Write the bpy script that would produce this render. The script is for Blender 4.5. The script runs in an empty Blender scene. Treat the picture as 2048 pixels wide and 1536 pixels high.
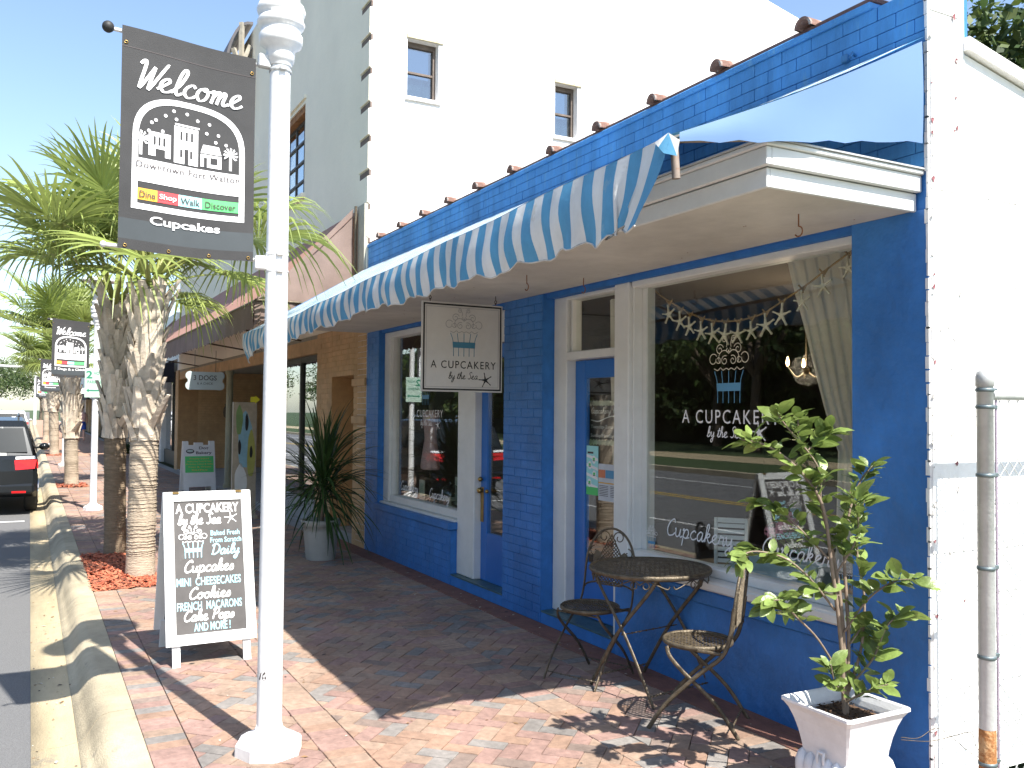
import bpy, math, random
from mathutils import Vector, Matrix
R_ = math.radians
PI = math.pi
rnd = random.Random(7)
sc = bpy.context.scene
COL = sc.collection

# ------------------------------------------------------------------ camera, sky, sun, exposure
cam_d = bpy.data.cameras.new("camera"); cam = bpy.data.objects.new("camera", cam_d); COL.objects.link(cam)
_ya, _pi, _ro = .4916, .0317, .0088
_fw = Vector((-math.cos(_ya)*math.cos(_pi), math.sin(_ya)*math.cos(_pi), math.sin(_pi)))
_rt = Vector((math.sin(_ya), math.cos(_ya), 0)); _up = _rt.cross(_fw)
_R = math.cos(_ro)*_rt + math.sin(_ro)*_up; _U = -math.sin(_ro)*_rt + math.cos(_ro)*_up
CAM = Vector((0, -3.4699, 1.6))
cam.matrix_world = Matrix(((_R.x, _U.x, -_fw.x, CAM.x), (_R.y, _U.y, -_fw.y, CAM.y), (_R.z, _U.z, -_fw.z, CAM.z), (0, 0, 0, 1)))
cam_d.sensor_width = 36; cam_d.lens = 1800/2048*36; cam_d.clip_start = .05; cam_d.clip_end = 3000
sc.camera = cam

SUNV = Vector((.74, .145, 1)).normalized()          # towards the sun
wd = bpy.data.worlds.new("World"); sc.world = wd; wd.use_nodes = True
wn = wd.node_tree
bg = wn.nodes["Background"]
sky = wn.nodes.new("ShaderNodeTexSky"); sky.sky_type = 'NISHITA'; sky.sun_disc = False
sky.sun_elevation = math.asin(SUNV.z); sky.sun_rotation = math.atan2(SUNV.x, SUNV.y)
sky.air_density = 1.0; sky.dust_density = .9; sky.ozone_density = 1.0; sky.altitude = 0
wn.links.new(sky.outputs[0], bg.inputs[0]); bg.inputs[1].default_value = .124
sl = bpy.data.lights.new("sun", 'SUN'); sl.energy = 5.0; sl.angle = R_(.55); sl.color = (1, .955, .88)
so = bpy.data.objects.new("sun", sl); COL.objects.link(so)
so.rotation_euler = SUNV.to_track_quat('Z', 'Y').to_euler(); so.location = (8, 3, 15)
sc.view_settings.view_transform = 'Standard'; sc.view_settings.look = 'None'
sc.view_settings.gamma = 1; sc.view_settings.use_curve_mapping = False
sc.view_settings.exposure = 1.2
try:
    sc.cycles.max_bounces = 8; sc.cycles.transparent_max_bounces = 16
except Exception: pass

# ------------------------------------------------------------------ materials
MATS = {}
def mat(name, col, rough=.7, metal=0., var=.12, scale=8., bump=0., bscale=60., spots=None, rnd_var=0., emis=None, emis_s=0., stretch=None, spec=None, trans=0., world=False, dirt=None):
    """procedural material: base colour broken up by two noises, optional stain colour, fine bump"""
    if name in MATS: return MATS[name]
    m = bpy.data.materials.new(name); m.use_nodes = True; nt = m.node_tree; N = nt.nodes; L = nt.links
    b = N["Principled BSDF"]; b.inputs["Roughness"].default_value = rough; b.inputs["Metallic"].default_value = metal
    if spec is not None: b.inputs["Specular IOR Level"].default_value = spec
    tc = N.new("ShaderNodeTexCoord"); mp = N.new("ShaderNodeMapping"); gp_ = N.new("ShaderNodeNewGeometry"); L.new(gp_.outputs["Position"] if world else tc.outputs["Object"], mp.inputs[0])
    if stretch: mp.inputs["Scale"].default_value = stretch
    n1 = N.new("ShaderNodeTexNoise"); n1.inputs["Scale"].default_value = scale; n1.inputs["Detail"].default_value = 6
    n1.inputs["Roughness"].default_value = .65; L.new(mp.outputs[0], n1.inputs[0])
    r = N.new("ShaderNodeValToRGB"); L.new(n1.outputs[0], r.inputs[0])
    lo = tuple(c*(1-var) for c in col); hi = tuple(min(1, c*(1+var)) for c in col)
    r.color_ramp.elements[0].position = .32; r.color_ramp.elements[0].color = (*lo, 1)
    r.color_ramp.elements[1].position = .68; r.color_ramp.elements[1].color = (*hi, 1)
    out = r.outputs[0]
    if spots:
        sc_, thr, scol, amt = spots
        n2 = N.new("ShaderNodeTexNoise"); n2.inputs["Scale"].default_value = sc_; n2.inputs["Detail"].default_value = 9
        n2.inputs["Roughness"].default_value = .7; L.new(mp.outputs[0], n2.inputs[0])
        r2 = N.new("ShaderNodeValToRGB"); r2.color_ramp.elements[0].position = thr; r2.color_ramp.elements[0].color = (0, 0, 0, 1)
        r2.color_ramp.elements[1].position = min(1, thr+.06); r2.color_ramp.elements[1].color = (amt, amt, amt, 1)
        L.new(n2.outputs[0], r2.inputs[0])
        mx = N.new("ShaderNodeMix"); mx.data_type = 'RGBA'; L.new(r2.outputs[0], mx.inputs[0])
        L.new(out, mx.inputs[6]); mx.inputs[7].default_value = (*scol, 1); out = mx.outputs[2]
    if rnd_var:
        oi = N.new("ShaderNodeObjectInfo"); hs = N.new("ShaderNodeHueSaturation")
        mr = N.new("ShaderNodeMapRange"); mr.inputs[3].default_value = 1-rnd_var; mr.inputs[4].default_value = 1+rnd_var
        L.new(oi.outputs["Random"], mr.inputs[0]); L.new(mr.outputs[0], hs.inputs["Value"]); L.new(out, hs.inputs["Color"]); out = hs.outputs[0]
    if dirt:    # broad uneven soiling that runs across neighbouring pieces
        n4 = N.new("ShaderNodeTexNoise"); n4.inputs["Scale"].default_value = dirt[0]; n4.inputs["Detail"].default_value = 7; n4.inputs["Roughness"].default_value = .7
        m4 = N.new("ShaderNodeMapping"); m4.inputs["Scale"].default_value = dirt[2] if len(dirt) > 2 else (1, 1, 1); L.new(gp_.outputs["Position"], m4.inputs[0]); L.new(m4.outputs[0], n4.inputs[0])
        r4 = N.new("ShaderNodeMapRange"); r4.inputs[1].default_value = .36; r4.inputs[2].default_value = .64; r4.inputs[3].default_value = 1-dirt[1]; r4.inputs[4].default_value = 1+dirt[1]*.35; L.new(n4.outputs[0], r4.inputs[0])
        h4 = N.new("ShaderNodeHueSaturation"); L.new(r4.outputs[0], h4.inputs["Value"]); L.new(out, h4.inputs["Color"]); out = h4.outputs[0]
    L.new(out, b.inputs["Base Color"])
    if bump:
        n3 = N.new("ShaderNodeTexNoise"); n3.inputs["Scale"].default_value = bscale; n3.inputs["Detail"].default_value = 5
        L.new(mp.outputs[0], n3.inputs[0]); bp = N.new("ShaderNodeBump"); bp.inputs["Strength"].default_value = bump
        bp.inputs["Distance"].default_value = .01; L.new(n3.outputs[0], bp.inputs["Height"]); L.new(bp.outputs[0], b.inputs["Normal"])
    if emis:
        b.inputs["Emission Color"].default_value = (*emis, 1); b.inputs["Emission Strength"].default_value = emis_s
    if trans:   # thin translucent sheet (cloth, leaves): mix in a translucent lobe
        t = N.new("ShaderNodeBsdfTranslucent"); L.new(out, t.inputs[0]); ms = N.new("ShaderNodeMixShader")
        ms.inputs[0].default_value = trans; L.new(b.outputs[0], ms.inputs[1]); L.new(t.outputs[0], ms.inputs[2])
        L.new(ms.outputs[0], N["Material Output"].inputs[0])
    MATS[name] = m; return m

def glass_mat(name, tint=(.96, .98, .96), ior=.062, dark=0.):
    m = bpy.data.materials.new(name); m.use_nodes = True; nt = m.node_tree; N = nt.nodes; L = nt.links
    for n in list(N): N.remove(n)
    o = N.new("ShaderNodeOutputMaterial"); mx = N.new("ShaderNodeMixShader"); lw = N.new("ShaderNodeLayerWeight"); lw.inputs[0].default_value = .5
    pw = N.new("ShaderNodeMath"); pw.operation = 'POWER'; pw.inputs[1].default_value = 4; L.new(lw.outputs["Facing"], pw.inputs[0])
    fr = N.new("ShaderNodeMath"); fr.operation = 'MULTIPLY_ADD'; fr.inputs[1].default_value = .75; fr.inputs[2].default_value = ior; L.new(pw.outputs[0], fr.inputs[0])
    tr = N.new("ShaderNodeBsdfTransparent"); tr.inputs[0].default_value = (*tint, 1)
    gl = N.new("ShaderNodeBsdfGlossy"); gl.inputs["Roughness"].default_value = 0.0; gl.inputs[0].default_value = (.95, .97, 1, 1)
    geo = N.new("ShaderNodeTexCoord"); nz = N.new("ShaderNodeTexNoise"); nz.inputs["Scale"].default_value = 1.1; L.new(geo.outputs["Object"], nz.inputs[0])
    bp = N.new("ShaderNodeBump"); bp.inputs["Strength"].default_value = .05; bp.inputs["Distance"].default_value = .01
    L.new(nz.outputs[0], bp.inputs["Height"]); L.new(bp.outputs[0], gl.inputs["Normal"])
    L.new(fr.outputs[0], mx.inputs[0]); L.new(tr.outputs[0], mx.inputs[1]); L.new(gl.outputs[0], mx.inputs[2]); L.new(mx.outputs[0], o.inputs[0])
    MATS[name] = m; return m
GLASS = glass_mat("window glass")
GLASS2 = glass_mat("reflective glass", (.45, .52, .55), .22)

BLUE = mat("blue paint", (.034, .18, .51), .48, var=.14, scale=3.5, bump=.45, bscale=70, spots=(26, .70, (.16, .3, .5), .55), rnd_var=.05, world=True, dirt=(1.7, .22, (1, 1, .5)))
BLUEP = mat("faded skylit blue paint", (.075, .30, .66), .6, var=.2, scale=2.2, bump=.4, bscale=60, spots=(9, .58, (.16, .38, .60), .6), rnd_var=.06, stretch=(1.4, 1, .22), world=True, dirt=(3.2, .25, (1.3, 1, .3)))  # weathered parapet blue, its colour also lightened for the open skylight
BLUEB = mat("blue mortar joint", (.032, .172, .495), .75, var=.15, bump=.3)
BLUED = mat("blue door enamel", (.02, .15, .50), .3, var=.08, scale=2, bump=.08, bscale=30, spots=(40, .76, (.5, .6, .7), .7))
WPAINT = mat("white painted wood", (.70, .71, .69), .5, var=.06, scale=5, bump=.15, bscale=50, spots=(13, .68, (.42, .40, .36), .5))
WMETAL = mat("white lamp enamel", (.78, .78, .77), .4, var=.03, scale=4, bump=.12, bscale=40, spots=(24, .69, (.40, .34, .27), .7), dirt=(3, .16, (1, 1, .4)))
WMAS = mat("white painted masonry", (.84, .83, .81), .8, var=.05, scale=3, bump=.6, bscale=22, spots=(7, .665, (.42, .38, .36), .75), world=True, dirt=(.9, .10, (1, 1, .3)))
GREYW = mat("pale grey stucco front", (.86, .80, .66), .85, var=.06, scale=.8, bump=.35, bscale=26, spots=(2.5, .66, (.42, .42, .38), .4))
QUOIN = mat("brown recess joint", (.17, .13, .11), .9, bump=.3)
SOFF = mat("soffit paint", (.62, .60, .54), .75, var=.04, scale=1.2, bump=.25, bscale=14, spots=(8, .70, (.3, .24, .18), .6), dirt=(1.1, .2))
TAN = mat("tan painted brick", (.62, .40, .20), .7, var=.12, scale=5, bump=.4, rnd_var=.06, world=True, dirt=(1.5, .18))
TANJ = mat("tan mortar", (.50, .31, .15), .85, bump=.3)
CONC = mat("weathered kerb concrete", (.43, .365, .25), .85, var=.16, scale=2.6, bump=.55, bscale=90, spots=(5, .60, (.25, .22, .17), .6), dirt=(1.1, .3))
GUTT = mat("gutter concrete", (.45, .365, .225), .85, var=.13, scale=1.7, bump=.45, bscale=110, spots=(3.4, .60, (.30, .26, .20), .7), dirt=(.9, .3, (.5, 2.5, 1)))
SLAB = mat("grey porch concrete", (.30, .30, .29), .8, var=.12, scale=3, bump=.3)
ASPH = mat("asphalt", (.14, .14, .14), .9, var=.35, scale=160, bump=.7, bscale=220, spots=(1.1, .6, (.105, .105, .108), .7))
STRIP = mat("red stained cement strip", (.20, .095, .07), .85, var=.25, scale=7, bump=.4, spots=(9, .62, (.33, .28, .23), .7))
PAV = [mat("paver "+n, c, .85, var=.16, scale=24, bump=.5, bscale=150, rnd_var=.10, spots=(19, .66, s, .4), world=True, dirt=(1.5, .30)) for n, c, s in (
    ("sand", (.325, .228, .168), (.55, .45, .36)), ("rose", (.30, .19, .158), (.5, .38, .32)), ("slate", (.225, .205, .188), (.38, .36, .32)),
    ("orange", (.32, .205, .145), (.5, .38, .28)), ("umber", (.235, .175, .145), (.4, .31, .25)))]
SAND = mat("joint sand", (.20, .17, .13), .95, var=.3, scale=80, bump=.4)
MULCH = [mat("mulch "+n, c, .9, var=.25, scale=30, bump=.3, rnd_var=.2) for n, c in (("red", (.40, .10, .05)), ("rust", (.46, .15, .08)), ("brown", (.18, .06, .035)))]
BLACK = mat("black fabric", (.042, .042, .043), .8, var=.15, scale=5, bump=.2, bscale=250, trans=.10)
BAND = mat("grey banner band", (.05, .06, .066), .8, var=.08)
WHITE = mat("white print", (.82, .82, .82), .7, var=.01)
GREYT = mat("grey print", (.34, .34, .34), .7, var=.01)
BLKT = mat("black print", (.02, .02, .02), .6, var=.01)
LBLUE = mat("light blue print", (.10, .30, .50), .6, var=.03)
CHALKB = mat("blue chalk", (.38, .70, .80), .9, var=.06, scale=60)
CHALKW = mat("white chalk", (.80, .80, .78), .9, var=.06, scale=60)
BOARD = mat("chalkboard", (.085, .08, .078), .8, var=.2, scale=4, spots=(5, .62, (.16, .155, .15), .5))
YEL = mat("amber print", (.75, .42, .05), .7, var=.02); RED = mat("red print", (.68, .06, .07), .7, var=.02)
CYAN = mat("pale cyan print", (.35, .72, .72), .7, var=.02); GREEN = mat("green print", (.10, .55, .16), .7, var=.02)
DKTXT = mat("dark print", (.06, .05, .05), .7, var=.02)
IRON = mat("aged bronze iron", (.115, .092, .062), .5, .45, var=.4, scale=26, bump=.4, bscale=120, spots=(30, .62, (.25, .19, .11), .6))
RUST = mat("rusty iron", (.22, .09, .035), .85, var=.3, scale=30, bump=.4)
GALV = mat("galvanised steel", (.50, .51, .50), .5, .25, var=.12, scale=10, bump=.12, spots=(6, .70, (.35, .2, .1), .5))
BRASS = mat("brass", (.42, .27, .09), .3, .9, var=.2, scale=20)
CLAY = mat("clay tile", (.25, .135, .10), .8, var=.3, scale=14, bump=.5, spots=(9, .50, (.42, .38, .34), .85))
FLASH = mat("brown metal flashing", (.16, .085, .07), .6, var=.3, scale=9, bump=.2)
AWB = mat("awning blue stripe", (.085, .31, .52), .6, var=.12, scale=5, bump=.15, spots=(6, .60, (.22, .40, .52), .55), trans=.10, dirt=(2.5, .2, (1, 1, .4)))
AWW = mat("awning white stripe", (.72, .72, .70), .6, var=.06, scale=5, bump=.15, spots=(6, .60, (.50, .46, .38), .6), trans=.12, dirt=(2.5, .2, (1, 1, .4)))
AWE = mat("awning end fabric", (.13, .225, .40), .6, var=.03, scale=2, trans=.08)
BROWN = mat("brown awning fabric", (.24, .175, .15), .8, var=.12, scale=4, bump=.3, bscale=90, trans=.15)
SALMON = mat("sunlit faded awning top", (.36, .19, .145), .8, var=.08, scale=3, bump=.2, trans=.1)  # sunlit pink of the top fabric is put into its colour
DKAW = mat("dark awning", (.02, .022, .03), .85, var=.1)
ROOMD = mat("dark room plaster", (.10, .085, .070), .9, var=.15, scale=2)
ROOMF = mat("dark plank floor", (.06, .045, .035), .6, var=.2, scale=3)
SHEER = mat("sheer curtain", (.82, .81, .76), .8, var=.05, scale=3, trans=.45)
FRAMED = mat("dark window frame", (.045, .05, .04), .5, var=.1)
GRNMET = mat("olive column paint", (.34, .33, .22), .6, var=.1, scale=4)
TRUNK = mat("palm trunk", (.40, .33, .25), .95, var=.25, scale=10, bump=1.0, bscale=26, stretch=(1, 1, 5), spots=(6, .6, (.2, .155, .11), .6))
TRUNKD = mat("shaded palm trunk", (.22, .165, .11), .95, var=.25, scale=10, bump=1.0, bscale=26, stretch=(1, 1, 5))  # darker copy of the trunk, shade put into its colour
BOOT = mat("palm leaf base", (.56, .48, .38), .85, var=.25, scale=12, bump=.6, bscale=40, rnd_var=.22)
FROND = mat("palm frond", (.26, .32, .085), .42, var=.22, scale=3, rnd_var=.22, trans=.35)
PET = mat("palm petiole", (.23, .25, .06), .5, var=.15)
LEAF = mat("glossy pot plant leaf", (.195, .27, .07), .35, var=.35, scale=12, rnd_var=.25, bump=.25, bscale=60, trans=.32, spots=(16, .70, (.30, .26, .05), .8))
TWIG = mat("twig bark", (.20, .15, .11), .8, var=.2, scale=30)
YUC = mat("strap leaf", (.04, .085, .022), .4, var=.25, scale=5, rnd_var=.3, trans=.2)
POTG = mat("grey plastic pot", (.36, .36, .33), .6, var=.06)
POTW = mat("white planter", (.72, .72, .72), .38, var=.05, scale=5, spots=(6, .66, (.5, .38, .26), .55), bump=.1, dirt=(5, .12))
SOIL = mat("potting soil", (.08, .045, .025), .95, var=.4, scale=60, bump=.9, bscale=50, spots=(20, .6, (.26, .15, .07), .8))
GRASS = mat("grass", (.045, .072, .022), .9, var=.3, scale=20, bump=.5)
TREEF = [mat("tree foliage "+n, c, .6, var=.35, scale=.8, trans=.3) for n, c in (("dark", (.035, .065, .018)), ("mid", (.06, .105, .025)), ("yellowish", (.09, .125, .03)))]
BARK = mat("bark", (.12, .09, .065), .95, var=.3, scale=12, bump=.6)
CARP = mat("dark grey car paint", (.018, .021, .024), .18, .35, var=.05)
CARG = mat("car glass", (.015, .02, .022), .12, .0, var=.05, spec=.35)
TYRE = mat("tyre rubber", (.02, .02, .02), .85, var=.1)
TAILR = mat("red tail lamp", (.55, .01, .012), .15, var=.2, scale=30, emis=None)
TAILW = mat("clear lamp lens", (.6, .6, .6), .1, var=.05)
CHROME = mat("chrome", (.7, .7, .7), .15, 1., var=.02)
SKIN = mat("skin", (.5, .3, .22), .6, var=.05)
DRESS = mat("pink dress cloth", (.72, .48, .47), .8, var=.12, scale=22, bump=.2)
PINK = mat("pink petals", (.62, .25, .33), .7, var=.3, scale=30)
STAR = mat("dried starfish", (.78, .72, .56), .85, var=.1, scale=40, bump=.4)
TWINE = mat("jute twine", (.34, .22, .09), .9, var=.2)
BULB = mat("lit bulb", (1, .8, .5), .5, emis=(1, .62, .28), emis_s=9.)
CREAM = mat("cream card", (.60, .62, .50), .7, var=.04)
YLINE = mat("yellow road paint", (.50, .34, .06), .8, var=.15, scale=20)
WLINE = mat("white road paint", (.62, .62, .60), .8, var=.15, scale=20)

# ------------------------------------------------------------------ object helpers
def thing(name, label, cat, loc=(0, 0, 0), rotz=0, group=None, scale=1):
    o = bpy.data.objects.new(name, None); COL.objects.link(o); o.empty_display_size = .2
    o.location = loc; o.rotation_euler = (0, 0, rotz); o.scale = (scale,)*3
    o['label'] = label; o['category'] = cat
    if group: o['group'] = group
    return o
def tag(o, label=None, cat=None, group=None, kind=None):
    for k, v in (('label', label), ('category', cat), ('group', group), ('kind', kind)):
        if v: o[k] = v
    return o
def root_of(p):
    while p.parent: p = p.parent
    return p
class MB:
    def __init__(s): s.v = []; s.f = []; s.m = []; s.sm = []
    def face(s, idx, mi=0, sm=False): s.f.append(tuple(idx)); s.m.append(mi); s.sm.append(sm)
    def poly(s, pts, mi=0, sm=False):
        b = len(s.v); s.v += [tuple(p) for p in pts]; s.face(range(b, b+len(pts)), mi, sm)
    def box(s, x0, x1, y0, y1, z0, z1, mi=0, ch=0.):
        if ch: return s.cbox(x0, x1, y0, y1, z0, z1, mi, ch)
        b = len(s.v); s.v += [(x, y, z) for z in (z0, z1) for y in (y0, y1) for x in (x0, x1)]
        for q in ((0, 2, 3, 1), (4, 5, 7, 6), (0, 1, 5, 4), (1, 3, 7, 5), (3, 2, 6, 7), (2, 0, 4, 6)): s.face([b+i for i in q], mi)
    def cbox(s, x0, x1, y0, y1, z0, z1, mi, c):
        """box with chamfered edges"""
        c = min(c, (x1-x0)*.45, (y1-y0)*.45, (z1-z0)*.45)
        X = (x0, x1); Y = (y0, y1); Z = (z0, z1); id = {}
        for i in (0, 1):
            for j in (0, 1):
                for k in (0, 1):
                    sx = c if i == 0 else -c; sy = c if j == 0 else -c; sz = c if k == 0 else -c
                    id[i, j, k, 'x'] = len(s.v); s.v.append((X[i], Y[j]+sy, Z[k]+sz))
                    id[i, j, k, 'y'] = len(s.v); s.v.append((X[i]+sx, Y[j], Z[k]+sz))
                    id[i, j, k, 'z'] = len(s.v); s.v.append((X[i]+sx, Y[j]+sy, Z[k]))
        def F(l, flip): s.face(l[::-1] if flip else l, mi)
        for i in (0, 1): F([id[i, 0, 0, 'x'], id[i, 0, 1, 'x'], id[i, 1, 1, 'x'], id[i, 1, 0, 'x']], i == 1)
        for j in (0, 1): F([id[0, j, 0, 'y'], id[1, j, 0, 'y'], id[1, j, 1, 'y'], id[0, j, 1, 'y']], j == 1)
        for k in (0, 1): F([id[0, 0, k, 'z'], id[0, 1, k, 'z'], id[1, 1, k, 'z'], id[1, 0, k, 'z']], k == 1)
        for i in (0, 1):
            for j in (0, 1): F([id[i, j, 0, 'x'], id[i, j, 0, 'y'], id[i, j, 1, 'y'], id[i, j, 1, 'x']], (i+j) % 2 == 1)
            for k in (0, 1): F([id[i, 0, k, 'x'], id[i, 1, k, 'x'], id[i, 1, k, 'z'], id[i, 0, k, 'z']], (i+k) % 2 == 1)
        for j in (0, 1):
            for k in (0, 1): F([id[0, j, k, 'y'], id[0, j, k, 'z'], id[1, j, k, 'z'], id[1, j, k, 'y']], (j+k) % 2 == 1)
        for i in (0, 1):
            for j in (0, 1):
                for k in (0, 1): F([id[i, j, k, 'x'], id[i, j, k, 'z'], id[i, j, k, 'y']], (i+j+k) % 2 == 1)
    def tube(s, pts, r, n=8, mi=0, cap=True, sm=True, flat=None):
        """swept tube; r a number or one per point; flat=(a,b) squashes the section"""
        pts = [Vector(p) for p in pts]; m = len(pts); rr = r if hasattr(r, '__len__') else [r]*m
        up = None; b = len(s.v)
        for i, p in enumerate(pts):
            t = (pts[min(i+1, m-1)]-pts[max(i-1, 0)])
            if t.length < 1e-9: t = Vector((0, 0, 1))
            t.normalize()
            if up is None: up = t.orthogonal().normalized() if abs(t.z) > .95 else (Vector((0, 0, 1))-t*t.z).normalized()
            up = (up-t*up.dot(t)); up = up.normalized() if up.length > 1e-6 else t.orthogonal().normalized()
            sd = t.cross(up)
            fa, fb = flat or (1, 1)
            for k in range(n):
                a = 2*PI*k/n+PI/n; q = p+(sd*math.cos(a)*fa+up*math.sin(a)*fb)*rr[i]; s.v.append(tuple(q))
        for i in range(m-1):
            for k in range(n):
                k2 = (k+1) % n; s.face((b+i*n+k, b+i*n+k2, b+(i+1)*n+k2, b+(i+1)*n+k), mi, sm)
        if cap: s.caps(b, b+(m-1)*n, n, mi)
    def caps(s, b0, b1, n, mi):
        for q, rv in ((b0, True), (b1, False)):
            c0 = len(s.v); s.v += s.v[q:q+n]; l = [c0+k for k in range(n)]; s.face(l[::-1] if rv else l, mi)
    def lathe(s, prof, n=24, c=(0, 0, 0), mi=0, sm=True, cap=True):
        b = len(s.v); m = len(prof)
        for r, z in prof:
            for k in range(n):
                a = 2*PI*k/n; s.v.append((c[0]+r*math.cos(a), c[1]+r*math.sin(a), c[2]+z))
        for i in range(m-1):
            for k in range(n):
                k2 = (k+1) % n; s.face((b+i*n+k, b+i*n+k2, b+(i+1)*n+k2, b+(i+1)*n+k), mi, sm)
        if cap: s.caps(b, b+(m-1)*n, n, mi)
    def prism(s, pts, vec, mi=0):
        """closed flat polygon pushed along vec"""
        n = len(pts); b = len(s.v); vec = Vector(vec)
        s.v += [tuple(p) for p in pts]+[tuple(Vector(p)+vec) for p in pts]
        s.face([b+i for i in range(n)][::-1], mi); s.face([b+n+i for i in range(n)], mi)
        for i in range(n): j = (i+1) % n; s.face((b+i, b+j, b+n+j, b+n+i), mi)
    def sphere(s, c, r, n=12, mi=0, sq=1.):
        s.lathe([(max(.001, r*math.sin(PI*i/8)), -r*sq*math.cos(PI*i/8)) for i in range(9)], n, c, mi)
    def mesh(s, name, mats, off=(0, 0, 0)):
        me = bpy.data.meshes.new(name); ox, oy, oz = off
        me.from_pydata([(x-ox, y-oy, z-oz) for x, y, z in s.v], [], s.f)
        for m_ in mats: me.materials.append(m_)
        me.polygons.foreach_set("material_index", s.m); me.polygons.foreach_set("use_smooth", s.sm); me.update()
        return me
    def build(s, name, mats, parent=None, kind=None, local=False, label=None):
        """verts are world coordinates unless local (then in the root's own frame)"""
        if not isinstance(mats, (list, tuple)): mats = [mats]
        off = (0, 0, 0) if (parent is None or local) else root_of(parent).location
        o = bpy.data.objects.new(name, s.mesh(name, mats, off)); COL.objects.link(o)
        if parent: o.parent = parent
        if kind: o['kind'] = kind
        if label: o['label'] = label
        return o
def one(fn, name, mats, parent=None, **k):
    b = MB(); fn(b); return b.build(name, mats, parent, **k)
def boxo(name, m, parent, *a, ch=0., **k):
    b = MB(); b.box(*a, ch=ch); return b.build(name, m, parent, **k)
def inst(name, me, parent, loc, rot=(0, 0, 0), scale=(1, 1, 1)):
    o = bpy.data.objects.new(name, me); COL.objects.link(o); o.parent = parent
    o.location = loc; o.rotation_euler = rot; o.scale = scale; return o
def copy_tree(o, parent=None):
    c = o.copy(); COL.objects.link(c); c.parent = parent
    for ch in list(o.children): copy_tree(ch, c)
    return c
def smooth_pts(p, k=5):
    """Catmull-Rom through the points"""
    p = [Vector(q) for q in p]
    if len(p) < 3: return p
    out = []
    for i in range(len(p)-1):
        a = p[i-1] if i else p[0]*2-p[1]; b = p[i]; c = p[i+1]; d = p[i+2] if i+2 < len(p) else p[-1]*2-p[-2]
        for j in range(k):
            t = j/k; out.append(.5*((2*b)+(c-a)*t+(2*a-5*b+4*c-d)*t*t+(3*b-3*c+d-a)*t**3))
    out.append(p[-1]); return out

# ------------------------------------------------------------------ lettering
class Frame:   # a flat face to print on: origin, right, up, outward normal
    def __init__(s, o, u, v): s.o = Vector(o); s.u = Vector(u).normalized(); s.v = Vector(v).normalized(); s.n = s.u.cross(s.v)
    def p(s, x, y, d=0): return s.o+s.u*x+s.v*y+s.n*d
def text_mb(mb, body, fr, x, y, w, h, bold=0., shear=0., mi=0, d=.002, sp=1.):
    """text fitted into the box x..x+w, y..y+h of the frame"""
    cu = bpy.data.curves.new("t", 'FONT'); cu.body = body; cu.size = 1; cu.offset = bold; cu.shear = shear; cu.space_character = sp
    cu.resolution_u = 3; ob = bpy.data.objects.new("t", cu); me = bpy.data.meshes.new_from_object(ob)
    vs = [v.co for v in me.vertices]
    if not vs: return
    x0 = min(v.x for v in vs); x1 = max(v.x for v in vs); y0 = min(v.y for v in vs); y1 = max(v.y for v in vs)
    b = len(mb.v)
    for v in vs: mb.v.append(tuple(fr.p(x+(v.x-x0)/(x1-x0)*w, y+(v.y-y0)/(y1-y0)*h, d)))
    for p in me.polygons: mb.face([b+i for i in p.vertices], mi)
    bpy.data.objects.remove(ob); bpy.data.curves.remove(cu); bpy.data.meshes.remove(me)
def ribbon(mb, pts, wd_, fr, mi=0, d=.002, taper=False):
    """flat brush stroke through 2-D points; creeps outward so crossings never share a plane"""
    n = len(pts); b = len(mb.v)
    for i in range(n):
        p = pts[i]; t = pts[min(i+1, n-1)]-pts[max(i-1, 0)]; t = t.normalized() if t.length > 1e-9 else Vector((1, 0))
        q = Vector((-t.y, t.x)); w = wd_*.5
        if taper: w *= .42+.58*abs(t.y*.93-t.x*.2)**.8
        for sgn in (1, -1): mb.v.append(tuple(fr.p(p.x+q.x*w*sgn, p.y+q.y*w*sgn, d+.00003*i)))
    for i in range(n-1): mb.face((b+2*i, b+2*i+1, b+2*i+3, b+2*i+2), mi)
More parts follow.
